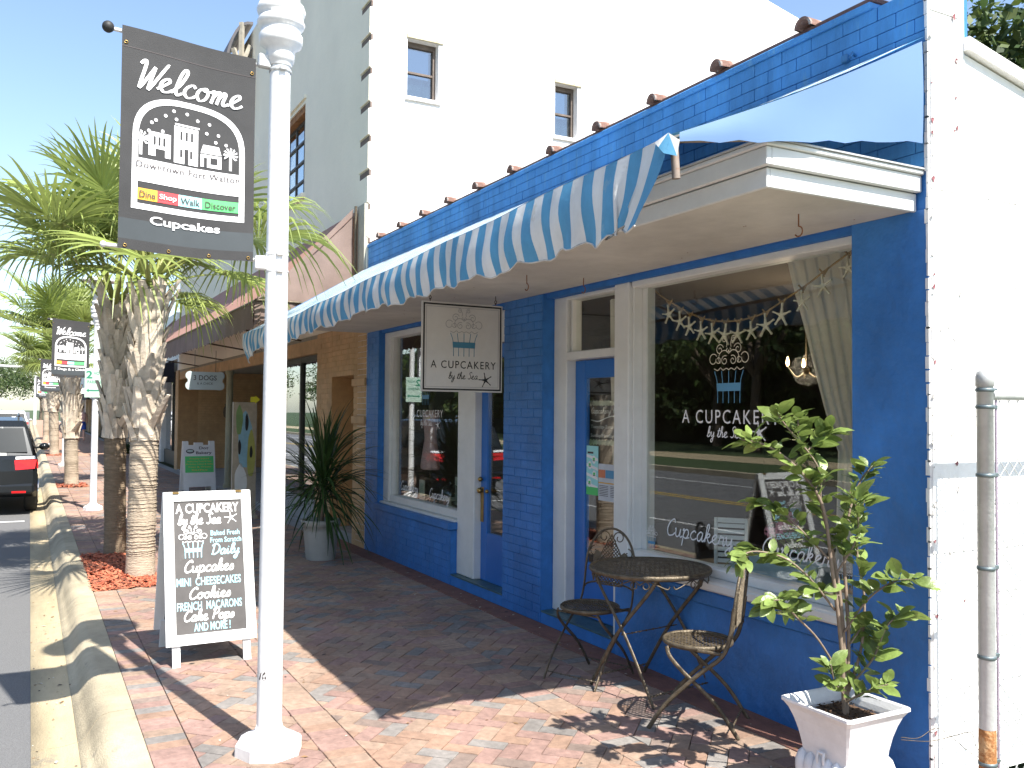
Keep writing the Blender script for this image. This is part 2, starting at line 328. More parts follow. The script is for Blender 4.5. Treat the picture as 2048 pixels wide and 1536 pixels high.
GLY = {
 'e': (.85, [[(0, .1), (.35, .45), (.6, .8), (.45, 1.0), (.2, .75), (.15, .35), (.4, 0), (.7, .05), (.9, .25)]]),
 'l': (.62, [[(0, .1), (.4, .8), (.6, 1.7), (.45, 2.0), (.28, 1.6), (.22, .5), (.38, 0), (.65, .2)]]),
 'c': (.8, [[(.72, .82), (.5, 1), (.2, .7), (.15, .3), (.4, 0), (.7, .08), (.85, .25)]]),
 'o': (.92, [[(.5, 1), (.2, .8), (.12, .4), (.35, 0), (.65, .15), (.75, .6), (.55, .98), (.4, .85), (.7, .75), (.95, .85)]]),
 'm': (1.2, [[(0, .75), (.12, .95), (.2, .8), (.17, 0)], [(.18, .4), (.4, .95), (.55, .8), (.52, 0)], [(.54, .4), (.75, .95), (.9, .8), (.87, .2), (1.0, 0), (1.22, .2)]]),
 'n': (.95, [[(0, .75), (.12, .95), (.2, .8), (.17, 0)], [(.18, .4), (.4, .95), (.6, .8), (.58, .2), (.72, 0), (.95, .2)]]),
 'u': (.95, [[(0, .8), (.1, .95), (.12, .3), (.3, 0), (.55, .2), (.68, .95)], [(.68, .95), (.66, .2), (.8, 0), (.98, .2)]]),
 'p': (.88, [[(0, .8), (.15, .95), (.1, -.9)], [(.12, .3), (.3, .9), (.6, .95), (.72, .5), (.5, 0), (.2, .1)], [(.5, 0), (.9, .15)]]),
 'a': (.95, [[(.7, .85), (.45, 1), (.15, .6), (.2, .1), (.45, 0), (.68, .5), (.72, .95)], [(.72, .95), (.7, .2), (.82, 0), (.98, .2)]]),
 'd': (.95, [[(.7, .85), (.45, 1), (.15, .6), (.2, .1), (.45, 0), (.68, .5), (.74, 1.9)], [(.72, .95), (.7, .2), (.82, 0), (.98, .2)]]),
 'k': (.8, [[(0, .1), (.35, 1.2), (.4, 1.9), (.2, 1.8), (.12, 0)], [(.13, .4), (.4, .95), (.6, .9), (.5, .6), (.2, .5)], [(.3, .5), (.6, 0), (.85, .15)]]),
 's': (.62, [[(0, .1), (.35, .95), (.55, .5), (.5, .1), (.2, 0), (.05, .15)]]),
 'r': (.7, [[(0, .1), (.15, 1), (.25, .85), (.5, .85), (.5, .2), (.62, 0), (.75, .2)]]),
 'y': (.9, [[(0, .8), (.1, .95), (.15, .3), (.35, .1), (.6, .4), (.7, .95), (.65, -.5), (.4, -.95), (.2, -.6), (.7, 0), (.92, .2)]]),
 'b': (.75, [[(0, .1), (.35, 1.2), (.4, 1.9), (.2, 1.8), (.12, .3), (.3, 0), (.6, .2), (.65, .7), (.4, .9), (.2, .6)]]),
 't': (.6, [[(.05, .1), (.35, 1.7)], [(.35, 1.7), (.2, .3), (.4, 0), (.62, .2)], [(0, 1.15), (.6, 1.2)]]),
 'h': (.85, [[(0, .1), (.35, 1.2), (.4, 1.9), (.2, 1.8), (.1, 0)], [(.12, .4), (.4, .95), (.6, .7), (.58, .2), (.7, 0), (.88, .2)]]),
 'i': (.5, [[(0, .1), (.2, .95), (.2, .2), (.35, 0), (.5, .2)], [(.25, 1.3), (.27, 1.38)]]),
 'W': (1.35, [[(0, 1.65), (.15, 1.95), (.3, 1.7), (.33, .2), (.42, 0), (.88, 1.6)], [(.88, 1.6), (.86, .2), (.95, 0), (1.5, 1.8), (1.62, 1.95)]]),
 'C': (1.1, [[(1.0, 1.55), (.85, 1.95), (.4, 1.6), (.13, .8), (.35, .05), (.85, .1), (1.12, .4)]]),
 'S': (1.0, [[(1.0, 1.7), (.7, 2), (.35, 1.6), (.6, 1.1), (.8, .5), (.5, 0), (.1, .2)]]),
 'D': (1.3, [[(.35, 1.9), (.25, 0)], [(.0, 1.6), (.5, 2), (1.1, 1.5), (1.1, .6), (.6, 0), (.1, .1)]]),
 'P': (1.0, [[(.35, 1.9), (.2, 0)], [(.05, 1.6), (.45, 2), (.9, 1.7), (.8, 1.1), (.3, .9)]]),
 'H': (1.1, [[(.2, 1.9), (.1, 0)], [(.9, 1.9), (.8, 0)], [(0, 1.0), (1.0, 1.05)]]),
 'T': (1.0, [[(.0, 1.8), (1.0, 1.9)], [(.5, 1.85), (.4, 0)]]),
 'M': (1.4, [[(.1, 0), (.25, 1.9), (.6, .5), (1.0, 1.9), (1.15, 0)]]),
 ' ': (.6, [])}
def script_mb(mb, body, fr, x, y, w, xh, lw, mi=0, d=.002, slant=.22, wy=0.):
    """joined brush script fitted to width w, x-height xh"""
    tot = sum(GLY[c][0] for c in body); kx = w/tot; cx = 0
    for c in body:
        adv, sts = GLY[c]
        for st in sts:
            pts = smooth_pts([Vector((x+(cx+px)*kx+py*slant*xh, y+py*xh+wy*(cx+px)*kx, 0)) for px, py in st], 4)
            ribbon(mb, [Vector((q.x, q.y)) for q in pts], lw, fr, mi, d, taper=lw > .018)
        cx += adv
def arcpts(cx, cy, r, a0, a1, r1=None, n=16):
    r1 = r if r1 is None else r1
    return [Vector((cx+(r+(r1-r)*i/n)*math.cos(R_(a0+(a1-a0)*i/n)), cy+(r+(r1-r)*i/n)*math.sin(R_(a0+(a1-a0)*i/n)))) for i in range(n+1)]
def cupcake(mb, fr, x, y, s, lw, m_top=0, m_cup=1, d=.002):
    """curlicue cupcake in a slatted cup, x centre, y foot, height s"""
    def T(l): return [Vector((x+p.x*s*sx, y+p.y*s)) for p in l]
    for sx in (1, -1):
        for l in (arcpts(.10, .945, .05, 60, 560, .012), [Vector((.055, .93)), Vector((.04, .88)), Vector((.05, .83))],
                  arcpts(.19, .80, .085, 160, -330, .018, 26), arcpts(.33, .665, .085, 150, -190, .06, 20), arcpts(.215, .65, .05, -20, -330, .035, 16),
                  arcpts(.105, .67, .125, 150, -40, .10, 14), arcpts(.085, .64, .075, 120, -350, .018, 24), arcpts(.02, .78, .035, 90, -250, .01, 12),
                  [Vector((.0, .50)), Vector((.05, .53)), Vector((.12, .50)), Vector((.17, .54)), Vector((.23, .50)), Vector((.31, .53))]):
            ribbon(mb, T(smooth_pts(l, 2) if len(l) < 8 else l), lw, fr, m_top, d)
    sx = 1
    for k, (tx, bx) in enumerate(((-.30, -.235), (-.15, -.12), (0, 0), (.15, .12), (.30, .235))):
        pts = [Vector((tx, .49)), Vector(((tx+bx)/2+(0.0 if k in (1, 2, 3) else (-.012 if tx > 0 else .012)), .38)), Vector((bx, .26)), Vector((bx*.98, .03))]
        ribbon(mb, T([Vector((q.x, q.y)) for q in smooth_pts([Vector((p.x, p.y, 0)) for p in pts], 3)]), lw*1.25, fr, m_cup, d)
    b = [fr.p(x+px*s, y+py*s, d+.001) for px, py in ((-.245, .20), (.245, .20), (.255, .315), (-.255, .315))]
    mb.poly(b, m_cup)
def star_mb(mb, fr, x, y, r, rot=0., mi=0, d=.0025, thick=0.):
    pts = []
    for k in range(5):
        a = R_(90+72*k+rot)+.06*math.sin(k*2.3); 
        for da, rr in ((-.16, .62), (-.07, .97), (.07, .97), (.16, .62), (PI/5, .2)): pts.append((x+r*rr*math.cos(a+da*(.45 if rr == .62 else 1)), y+r*rr*math.sin(a+da*(.45 if rr == .62 else 1))))
    if thick:
        mb.prism([fr.p(px, py, d) for px, py in pts], fr.n*thick, mi)
    else: mb.poly([fr.p(px, py, d) for px, py in pts], mi)

# ------------------------------------------------------------------ ground, road, kerb, paving
def struct(name, mb, m, parent=None, **k): return mb.build(name, m, parent, kind='structure', **k)
g = MB(); g.box(-900, 500, -500, 500, -1.2, -.30); struct("ground", g, GRASS)
g = MB(); g.box(-500, 200, -13.6, -3.42, -.29, -.155); struct("road", g, ASPH)
g = MB()
for y, mi, dash in ((-8.45, 0, 0), (-8.70, 0, 0), (-5.55, 1, 0), (-11.6, 1, 0)):
    g.box(-300, 60, y-.05, y+.05, -.154, -.151, mi)
for i in range(24): g.box(-16-i*6.4, -15.9-i*6.4, -5.5, -3.5, -.154, -.1505, 1)
struct("road_marking", g, [YLINE, WLINE])
# gutter pan and kerb cast in lengths with open joints
gut = thing("gutter", "", "", (0, 0, 0)); krb = thing("kerb", "", "", (0, 0, 0))
for o_ in (gut, krb):
    del o_['label']; del o_['category']; o_['kind'] = 'structure'
kprof = [(-2.945, -.28), (-2.945, 0), (-3.06, -.002), (-3.095, -.012), (-3.125, -.038), (-3.15, -.08), (-3.175, -.12), (-3.21, -.135), (-3.21, -.28)]
gprof = [(-3.211, -.28), (-3.211, -.1345), (-3.28, -.146), (-3.425, -.150), (-3.425, -.28)]
def extr(prof, x0, x1, mb, wob=0):
    n = max(1, int((x1-x0)/.25)); b = len(mb.v); m = len(prof)
    for i in range(n+1):
        x = x0+(x1-x0)*i/n
        for j, (y, z) in enumerate(prof):
            w = wob*(.5*math.sin(x*7.1+j)+.5*math.sin(x*3.3+2*j)) if 0 < j < m-2 and j > 1 else 0
            mb.v.append((x, y+w, z+w*.5))
    for i in range(n):
        for j in range(m-1):
            a = b+i*m+j; mb.face((a, a+1, a+m+1, a+m), 0, 1 < j < m-2)
    for e_, rv in ((0, True), (n, False)):
        c0 = len(mb.v); mb.v += [mb.v[b+e_*m+j] for j in range(m)]; q = [c0+j for j in range(m)]; mb.face(q[::-1] if rv else q)
xs = [4, 0.8, -2.25, -5.24, -8.25, -11.3, -14.3, -17.3, -20.3, -23.4, -26.4, -29.4, -34, -40, -48, -60, -90, -140]
for i in range(len(xs)-1):
    k = MB(); extr(kprof, xs[i+1]+.006, xs[i]-.006, k, 0); k.build("kerb_stone", CONC, krb)
    k = MB(); extr(gprof, xs[i+1]+.004, xs[i]-.004, k); k.build("gutter_slab", GUTT, gut)
# the far side of the street: kerb, verge, path
g = MB(); g.box(-300, 60, -13.9, -13.6, -.29, -.01); struct("far_kerb", g, CONC)
g = MB(); g.box(-300, 60, -17.5, -13.9, -.29, -.02); struct("verge", g, GRASS)
g = MB(); g.box(-300, 60, -20.5, -17.5, -.29, -.015); struct("far_pavement", g, GUTT)
g = MB(); g.box(-300, 60, -60, -20.5, -.29, -.03); struct("park_lawn", g, GRASS)

# brick pavement: soldier bands and 45 degree herringbone, every paver a clipped prism
pvm = thing("pavement", "", "", (0, 0, 0)); del pvm['label']; del pvm['category']; pvm['kind'] = 'structure'
g = MB(); g.box(-140, 4, -2.944, .0, -.28, -.012); g.build("joint_sand", SAND, pvm)
BW = .0925; GAP = .004
def clip(poly, a, b, c):     # keep a*x+b*y<=c
    out = []
    for i in range(len(poly)):
        p, q = poly[i], poly[(i+1) % len(poly)]; dp = a*p[0]+b*p[1]-c; dq = a*q[0]+b*q[1]-c
        if dp <= 0: out.append(p)
        if dp*dq < 0: t = dp/(dp-dq); out.append((p[0]+(q[0]-p[0])*t, p[1]+(q[1]-p[1])*t))
    return out
def area(p): return abs(sum(p[i][0]*p[(i+1) % len(p)][1]-p[(i+1) % len(p)][0]*p[i][1] for i in range(len(p))))/2
mulch_rects = [(-10.95, -8.75, -2.944, -2.36), (-21.6, -20.4, -2.944, -2.36), (-36.0, -34.2, -2.944, -2.36)]
def blocked(x, y):
    return any(a < x < b and c < y < d for a, b, c, d in mulch_rects)
pavers = []    # (poly, colour)
def add_paver(poly, w):
    if len(poly) < 3 or area(poly) < .0012: return
    cx = sum(p[0] for p in poly)/len(poly); cy = sum(p[1] for p in poly)/len(poly)
    if blocked(cx, cy): return
    pavers.append((poly, cx, cy, rnd.choices(range(5), w)[0]))
XW0, XW1 = -34., -.6
W_A = (4, 5, 1.6, 3, .6); W_B = (5, 4, 3, 3.5, .8)
bands = [(-2.944, -2.755), (-2.222, -2.037), (-.985, -.80), (-.40, -.215)]
for y0, y1 in bands:
    x = XW1
    while x > XW0:
        h_ = GAP/2; add_paver([(x-BW+h_, y0+h_), (x-h_, y0+h_), (x-h_, y1-h_), (x-BW+h_, y1-h_)], (4, 5, 2.2, 2.5, 1)); x -= BW*1.02
for (y0, y1), w in (((-2.755, -2.222), W_A), ((-2.037, -.985), W_B), ((-.80, -.40), (2.5, 3.5, 3, 2.5, 2))):
    c45 = math.sqrt(.5); P = BW+.0008
    def cell(i, j, di, dj):
        h_ = GAP/2; pts = [(i*P+h_, j*P+h_), ((i+di)*P-h_, j*P+h_), ((i+di)*P-h_, (j+dj)*P-h_), (i*P+h_, (j+dj)*P-h_)]
        return [((a-b)*c45, (a+b)*c45) for a, b in pts]
    M = int(40/P)
    for i in range(-M, 20):
        for j in range(-40, M):
            x = (i-j)*P*c45; y = (i+j)*P*c45
            if not (XW0 < x < XW1 and y0-.3 < y < y1+.3): continue
            c = (i-j) % 4
            if c == 0: q = cell(i, j, 2, 1)
            elif c == 3: q = cell(i, j, 1, 2)
            else: continue
            q = clip(q, 0, -1, -(y0+.002)); q = clip(q, 0, 1, y1-.002) if len(q) > 2 else q
            if len(q) > 2: add_paver(q, w)
def paver_mb(mb, poly, cx, cy, mi, ox=0, oy=0, tilt=None):
    n = len(poly); dz, tx, ty = tilt; ins = .93
    b = len(mb.v)
    for x, y in poly: mb.v.append((x-ox, y-oy, -.016))
    for x, y in poly: mb.v.append((x-ox, y-oy, -.0035+dz+tx*(x-cx)+ty*(y-cy)))
    for x, y in poly:
        sx = cx+(x-cx)*(1-.0025/max(.02, abs(x-cx)+.02)*1.0) if abs(x-cx) > 1e-6 else x; sy = cy+(y-cy)*(1-.0025/max(.02, abs(y-cy)+.02))
        mb.v.append((sx-ox, sy-oy, dz+tx*(x-cx)+ty*(y-cy)))
    mb.face([b+2*n+i for i in range(n)], mi)
    for i in range(n):
        j = (i+1) % n; mb.face((b+i, b+j, b+n+j, b+n+i), mi); mb.face((b+n+i, b+n+j, b+2*n+j, b+2*n+i), mi)
def ccw(p):
    s_ = sum(p[i][0]*p[(i+1) % len(p)][1]-p[(i+1) % len(p)][0]*p[i][1] for i in range(len(p))); return p if s_ > 0 else p[::-1]
def showing(x, y, z=0):
    d = Vector((x, y, z))-CAM; zz = d.dot(_fw)
    if zz < .3: return 0
    u = d.dot(_R)/zz*1800; v = d.dot(_U)/zz*1800
    if abs(u) > 1040 or abs(v) > 780: return -1/zz
    return 1/zz
pavers.sort(key=lambda t: -showing(t[1], t[2])*area(t[0])**.5)
stuff = MB()
for k, (poly, cx, cy, ci) in enumerate(pavers):
    tl = (rnd.uniform(-.0016, .0012), rnd.uniform(-.012, .012), rnd.uniform(-.012, .012)); poly = ccw(poly)
    if k < 300:
        b = MB(); paver_mb(b, poly, cx, cy, 0, cx, cy, tl)
        o = bpy.data.objects.new("paver_brick", b.mesh("paver_brick", [PAV[ci]])); COL.objects.link(o); o.location = (cx, cy, 0); o.parent = pvm
    else: paver_mb(stuff, poly, cx, cy, ci, tilt=tl)
stuff.build("paver_bricks", PAV, pvm, kind='stuff')
g = MB(); g.box(-140, XW0, -2.944, -.212, -.012, -.004); g.build("far_paving", mat("far paver blend", (.36, .215, .145), .85, var=.25, scale=9), pvm)
g = MB()
x = -.6
while x > -11:
    g.box(x-1.2+.004, x-.004, -.211, -.004, -.1, .002+rnd.uniform(0, .002), ch=.004); x -= 1.2
g.build("cement_strip", STRIP, pvm)
g = MB(); g.box(-140, -11.5, -.211, 0, -.1, -.002); g.build("edge_slab", SLAB, pvm)

# red bark mulch in the tree pits
chip = MB(); chip.cbox(-.022, .022, -.007, .007, -.003, .003, 0, .002)
for a, b_, c, d in mulch_rects:
    m_ = MB(); nn = 2600 if a > -12 else 500
    m_.box(a, b_, c, d, -.2, -.012, 2)
    for _ in range(nn):
        x = rnd.uniform(a, b_); y = rnd.uniform(c+.01, d); L_ = rnd.uniform(.015, .045); w_ = rnd.uniform(.005, .013); an = rnd.uniform(0, PI); t_ = rnd.uniform(-.5, .5)
        z = .0+.03*math.sin((x-a)/(b_-a)*PI)*math.sin((y-c)/(d-c)*PI)+rnd.uniform(-.008, .012)
        ux, uy = math.cos(an)*L_, math.sin(an)*L_; vx, vy = -math.sin(an)*w_, math.cos(an)*w_; mi = rnd.choice((0, 0, 1, 1, 2))
        m_.poly([(x-ux-vx, y-uy-vy, z-t_*L_), (x+ux-vx, y+uy-vy, z+t_*L_), (x+ux+vx, y+uy+vy, z+t_*L_+.002), (x-ux+vx, y-uy+vy, z-t_*L_+.003)], mi)
    tag(m_.build("bark_mulch", MULCH), kind='stuff')

# ------------------------------------------------------------------ painted brick faces
def brick_faces(regions, course=.0677, bl=.203, ox=0.):
    """list of (x0,x1,y,z0,z1,mi) bricks in facade regions (x0,x1,z0,z1,y)"""
    out = []
    for x0, x1, z0, z1, y, mi in regions:
        n = max(1, round((z1-z0)/course)); ch_ = (z1-z0)/n
        for r in range(n):
            x = x0-((r % 2)*.5+ox)*bl
            while x < x1:
                a, b = max(x, x0), min(x+bl, x1)
                if b-a > .02: out.append((a+.0022, b-.0022, y, z0+r*ch_+.0022, z0+(r+1)*ch_-.0022, mi))
                x += bl
    return out
def lay_bricks(parent, regions, mats, limit=290, proud=.007, name="brick", **k):
    L = brick_faces(regions, **k)
    L.sort(key=lambda t: -showing((t[0]+t[1])/2, t[2], (t[3]+t[4])/2)*(t[1]-t[0])**.5)
    base = MB(); base.cbox(-.5, .5, -.5, .5, -.5, .5, 0, .03); shared = {}
    pl = root_of(parent).location; rest = MB()
    for i, (a, b, y, z0, z1, mi) in enumerate(L):
        pr_ = proud+rnd.uniform(-.3, .3)*proud; jx = rnd.uniform(-.0015, .0015)
        if i < limit:
            if mi not in shared: shared[mi] = base.mesh("brick", [mats[mi]])
            o = inst(name, shared[mi], parent, ((a+b)/2+jx-pl.x, y-pr_/2+.004-pl.y, (z0+z1)/2-pl.z), (0, rnd.uniform(-.006, .006), 0), (b-a, pr_+.008, z1-z0))
        else: rest.box(a+jx, b+jx, y-pr_, y+.003, z0, z1, mi)
    if rest.v: rest.build("bricks", mats, parent, kind='stuff')

# ------------------------------------------------------------------ the blue shop
shop = thing("shop_building", "single storey shop painted bright blue with white framed windows under a striped awning", "shop", (-6.35, 0, 0))
ZS, ZP = 2.516, 3.52
XL, XRT = -10.08, -2.6
b = MB()
Y1 = .28
b.box(XL, -9.67, .004, Y1, 0, ZS); b.box(-6.62, -5.985, .004, Y1, 0, ZS); b.box(-3.03, XRT-.012, .004, Y1, 0, ZS)   # piers
b.box(-9.67, -7.66, .004, Y1, 0, .50); b.box(-5.0, -3.03, .004, Y1, 0, .585)                                  # panels below the windows
b.box(-7.66, -6.62, .002, .9, 0, .095); b.box(-5.985, -5.0, .002, .9, 0, .09)                                  # door steps
b.box(XL, XRT-.012, .004, Y1, ZS, ZP)                                                                        # parapet
b.box(-9.67, -6.62, .03, Y1, ZS-.03, ZS); b.box(-5.985, -3.03, .03, Y1, ZS-.035, ZS)
b.build("wall", BLUEB, shop)
boxo("ledge", BLUE, shop, -9.70, -7.64, -.035, .10, .505, .575, ch=.008); boxo("ledge", BLUE, shop, -5.0, -3.03, -.02, .1, .50, .585, ch=.01)
b = MB(); b.box(-3.028, XRT-.006, -.004, .01, .0, ZS, ch=.003); b.box(-4.995, -3.03, -.002, .012, .0, .497)
b.build("render_coat", mat("blue rendered wall", (.034, .18, .51), .5, var=.18, scale=2.2, bump=.9, bscale=17, spots=(22, .71, (.2, .33, .5), .6), dirt=(1.8, .22, (1, 1, .6))), shop)
for q_ in ((-7.655, -6.625, -.004, .3, .088, .102), (-5.98, -5.005, -.004, .3, .083, .097)): boxo("door_sill", mat("worn green sill paint", (.05, .11, .12), .4, var=.3, scale=9, bump=.3), shop, *q_, ch=.004)
MATSB = [BLUE, BLUEP, BLUEB]
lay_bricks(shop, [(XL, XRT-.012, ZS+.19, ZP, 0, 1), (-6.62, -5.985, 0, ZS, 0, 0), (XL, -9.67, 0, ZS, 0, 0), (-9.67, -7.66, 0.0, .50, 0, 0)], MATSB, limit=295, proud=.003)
# white side wall along the empty lot, with its ragged corner and sloping top
b = MB()
b.prism([(XRT, -.004, 0), (XRT, .225, 0), (XRT, .225, 4.35), (XRT, -.004, 4.35)], (-.014, 0, 0)) if False else None
b.box(XRT-.011, XRT, -.002, .24, 0, 3.75); b.box(XRT-.25, XRT-.011, .285, .31, 0, 3.2)
pts = [(XRT-.25, .24, 0), (XRT-.25, 14, 0), (XRT-.25, 14, .4), (XRT-.25, 14, 1.2), (XRT-.25, .24, 3.25)]
pts = [(XRT-.25, .241, 0), (XRT-.25, 13, 0), (XRT-.25, 13, 1.0), (XRT-.25, 4.5, 2.40), (XRT-.25, .241, 3.25)]
b.prism(pts, (.245, 0, 0))
b.build("side_wall", WMAS, shop)
b = MB(); b.box(XRT-.03, XRT+.02, -.01, .235, 3.58, 4.4)
b.build("corner_pier", WMAS, shop)
b = MB()
for i in range(5):
    t0, t1 = i/5, (i+1)/5
b.prism([(XRT-.27, .235, 3.26), (XRT-.27, 4.5, 2.41), (XRT-.27, 4.5, 2.46), (XRT-.27, .235, 3.32)], (.30, 0, 0))
b.build("rake_coping", WMAS, shop)
# proud block courses on the white side wall
b = MB(); blk = []
L = []
for r in range(22):
    z0 = r*.2; y = .0-(r % 2)*.2
    while y < 6:
        top = 3.25-(y+.4-.24)*.2
        if y+.4 > 0 and z0+.2 < (3.7 if y+.4 < .3 else top-.02): L.append((max(y, .0), y+.4, z0, z0+.2))
        y += .4
L = [q for q in L if q[1]-q[0] > .03]
base = MB(); base.cbox(-.5, .5, -.5, .5, -.5, .5, 0, .02); bm_ = base.mesh("block", [WMAS])
L.sort(key=lambda q: q[0])
for i, (y0, y1, z0, z1) in enumerate(L[:230]):
    if y0 < .24 < y1: y1 = .24 if y1-.24 < .12 else y1
    inst("block", bm_, shop, (XRT+.000+rnd.uniform(0, .003)-shop.location.x, (y0+y1)/2, (z0+z1)/2), (0, 0, rnd.uniform(-.004, .004)), (.007, (y1-y0)-.003, .1965))
# flaking paint chips up the corner
b = MB()
for _ in range(70):
    z = rnd.uniform(0, 3.5); y = rnd.choice((rnd.uniform(0, .02), rnd.gauss(.13, .05))); s_ = rnd.uniform(.003, .014)
    x = XRT+.0085
    b.poly([(x, y-s_, z), (x+.002, y, z-s_*rnd.uniform(.4, 2)), (x, y+s_*.8, z+.2*s_), (x+.003, y, z+s_*rnd.uniform(.5, 1.4))], rnd.choice((0, 0, 1)))
b.build("flaked_paint", [mat("bare grey patch", (.42, .40, .38), .9, var=.3), mat("old maroon paint", (.22, .08, .09), .8, var=.3)], shop, kind='stuff')
b = MB(); 
for i in range(60):
    z = 3.5*i/60; b.box(XRT-.011+rnd.uniform(-.012, -.001), XRT-.003, -.009, -.003, z, z+.058+rnd.uniform(-.01, .01))
b.build("white_edge", WMAS, shop)
# roof, flashing and round clay tiles
b = MB(); b.box(XL, XRT-.25, Y1, 9, 3.12, 3.2); b.build("roof", ROOMD, shop)
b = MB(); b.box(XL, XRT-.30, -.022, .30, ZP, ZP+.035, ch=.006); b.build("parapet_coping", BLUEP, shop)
b = MB(); b.box(XL, XRT-.30, .0, .32, ZP+.036, ZP+.065, ch=.005); b.build("flashing", FLASH, shop)
tl = MB()
n_ = 10
for (r0, x0, x1) in ((.052, -.03, .35),):
    for i in range(n_+1):
        a = PI*i/n_
        for (xx, rr) in ((x0, .052), (x0, .04), (x1, .060), (x1, .046)): tl.v.append((rr*math.cos(a), xx, rr*math.sin(a)*1.05))
    for i in range(n_):
        q = i*4; tl.face((q, q+4, q+6, q+2), 0, True); tl.face((q+1, q+3, q+7, q+5), 0, True); tl.face((q, q+1, q+5, q+4)); tl.face((q+2, q+6, q+7, q+3))
tlm = tl.mesh("roof_tile", [CLAY])
x = -2.66
while x > XL+.1:
    inst("roof_tile", tlm, shop, (x+rnd.uniform(-.02, .02)-shop.location.x, -.02+rnd.uniform(-.015, .01), ZP+.055), (R_(rnd.uniform(-3, 6)), 0, R_(rnd.uniform(-6, 6)))); x -= .635
# rusty fixings on the parapet
for x, z in ((-3.05, 3.33), (-3.7, 3.0), (-4.9, 3.17), (-5.9, 3.15), (-7.4, 3.1), (-9.4, 3.1)):
    b = MB(); b.box(x-.02, x+.02, -.03, 0, z-.02, z+.02, ch=.006); b.tube([(x+.05, 0, z), (x+.06, -.035, z+.005), (x+.06, -.05, z-.02)], .008, 6)
    b.build("fixing", mat("painted steel fixing", (.05, .2, .42), .5, var=.3, spots=(20, .6, (.3, .15, .06), .6)), shop)
# canopy: soffit, stepped fascia boards, thin metal roof
XC, YC = -2.668, -.894
b = MB(); b.box(XL, XC-.002, YC+.002, -.001, ZS, ZS+.02); sof = b.build("soffit", SOFF, shop)
cp = MB(); cp.box(XL, XC-.02, YC+.02, 0, ZS+.021, ZS+.165); cpo = cp.build("canopy", WPAINT, shop)
b = MB(); b.box(XL, XC, YC, YC+.018, ZS-.006, ZS+.075, ch=.003); b.box(XC-.018, XC, YC+.019, -.002, ZS-.006, ZS+.075, ch=.003); b.build("lower_fascia", WPAINT, cpo)
b = MB(); b.box(XL, XC+.028, YC-.028, YC+.0, ZS+.077, ZS+.150, ch=.003); b.box(XC+.0, XC+.028, YC+.001, -.002, ZS+.077, ZS+.150, ch=.003); b.build("upper_fascia", WPAINT, cpo)
b = MB(); b.box(XL, XC+.042, YC-.042, 0, ZS+.152, ZS+.172, ch=.004); b.build("drip_edge", WPAINT, cpo)
b = MB(); b.box(XL, XC+.05, YC-.05, -.001, ZS+.173, ZS+.180); b.build("canopy_roof", GALV, cpo)
# hooks in the soffit
def hook(mb, x, y, z, s=1.):
    mb.tube([(x, y, z), (x, y, z-.045*s)]+[(x+.018*s*math.sin(a)*1.0, y, z-.045*s-.018*s+.018*s*math.cos(a)) for a in [R_(k) for k in range(0, 241, 30)]], .0032, 6)
for x, y in ((-2.98, -.40), (-5.22, -.57), (-5.13, -.18)):
    b = MB(); hook(b, x, y, ZS+.002, 1.3); b.build("hook", RUST, sof)
b = MB()
for _ in range(26):
    x = rnd.uniform(-9.5, -2.8); y = rnd.uniform(-.85, -.05); b.lathe([(.004, 0), (.003, -.0015)], 6, (x, y, ZS))
b.build("nail_head", RUST, sof)

# --- window one (left), built into the wall
def pane(mb, x0, x1, y, z0, z1, t=.006): mb.box(x0, x1, y, y+t, z0, z1)
w1 = MB()
w1.box(-9.75, -9.50, .07, .19, .60, 2.485, ch=.006); w1.box(-9.499, -7.662, .07, .19, 2.42, 2.485, ch=.006)
w1.box(-9.499, -7.662, .085, .19, .60, .675, ch=.006)
w1.box(-9.50, -9.47, .10, .17, .676, 2.419); w1o = w1.build("window", WPAINT, shop, label="left shop window with white frame beside the narrow door")
b = MB(); b.box(-9.76, -7.66, .03, .18, .560, .598, ch=.008); b.build("sill", WPAINT, w1o)
b = MB(); pane(b, -9.47, -7.662, .14, .677, 2.418); b.build("pane", GLASS, w1o)
# corner post, door one
b = MB(); b.box(-7.66, -7.30, .06, .22, .103, 2.48, ch=.008); b.build("door_post", WPAINT, shop)
d1 = MB(); d1.box(-7.298, -7.18, .13, .175, .103, 2.2, ch=.004); d1.box(-6.74, -6.622, .13, .175, .103, 2.2, ch=.004)
d1.box(-7.179, -6.741, .13, .175, .103, .53, ch=.004); d1.box(-7.179, -6.741, .13, .175, 2.08, 2.2, ch=.004)
d1o = d1.build("door", BLUED, shop, label="narrow blue door with brass handle left of the blue brick pier")
b = MB(); pane(b, -7.178, -6.742, .15, .531, 2.079); b.build("pane", GLASS, d1o)
b = MB(); b.box(-7.29, -7.235, .122, .129, .62, .93, ch=.002); b.sphere((-7.262, .10, .90), .026); b.sphere((-7.262, .105, 1.0), .022)
b.tube([(-7.262, .13, .9), (-7.262, .10, .9)], .01); b.sphere((-7.14, .11, .90), .018); b.build("handle", BRASS, d1o)
b = MB(); b.box(-7.298, -6.622, .10, .2, 2.205, 2.48, ch=.005); b.build("transom_panel", WPAINT, shop)
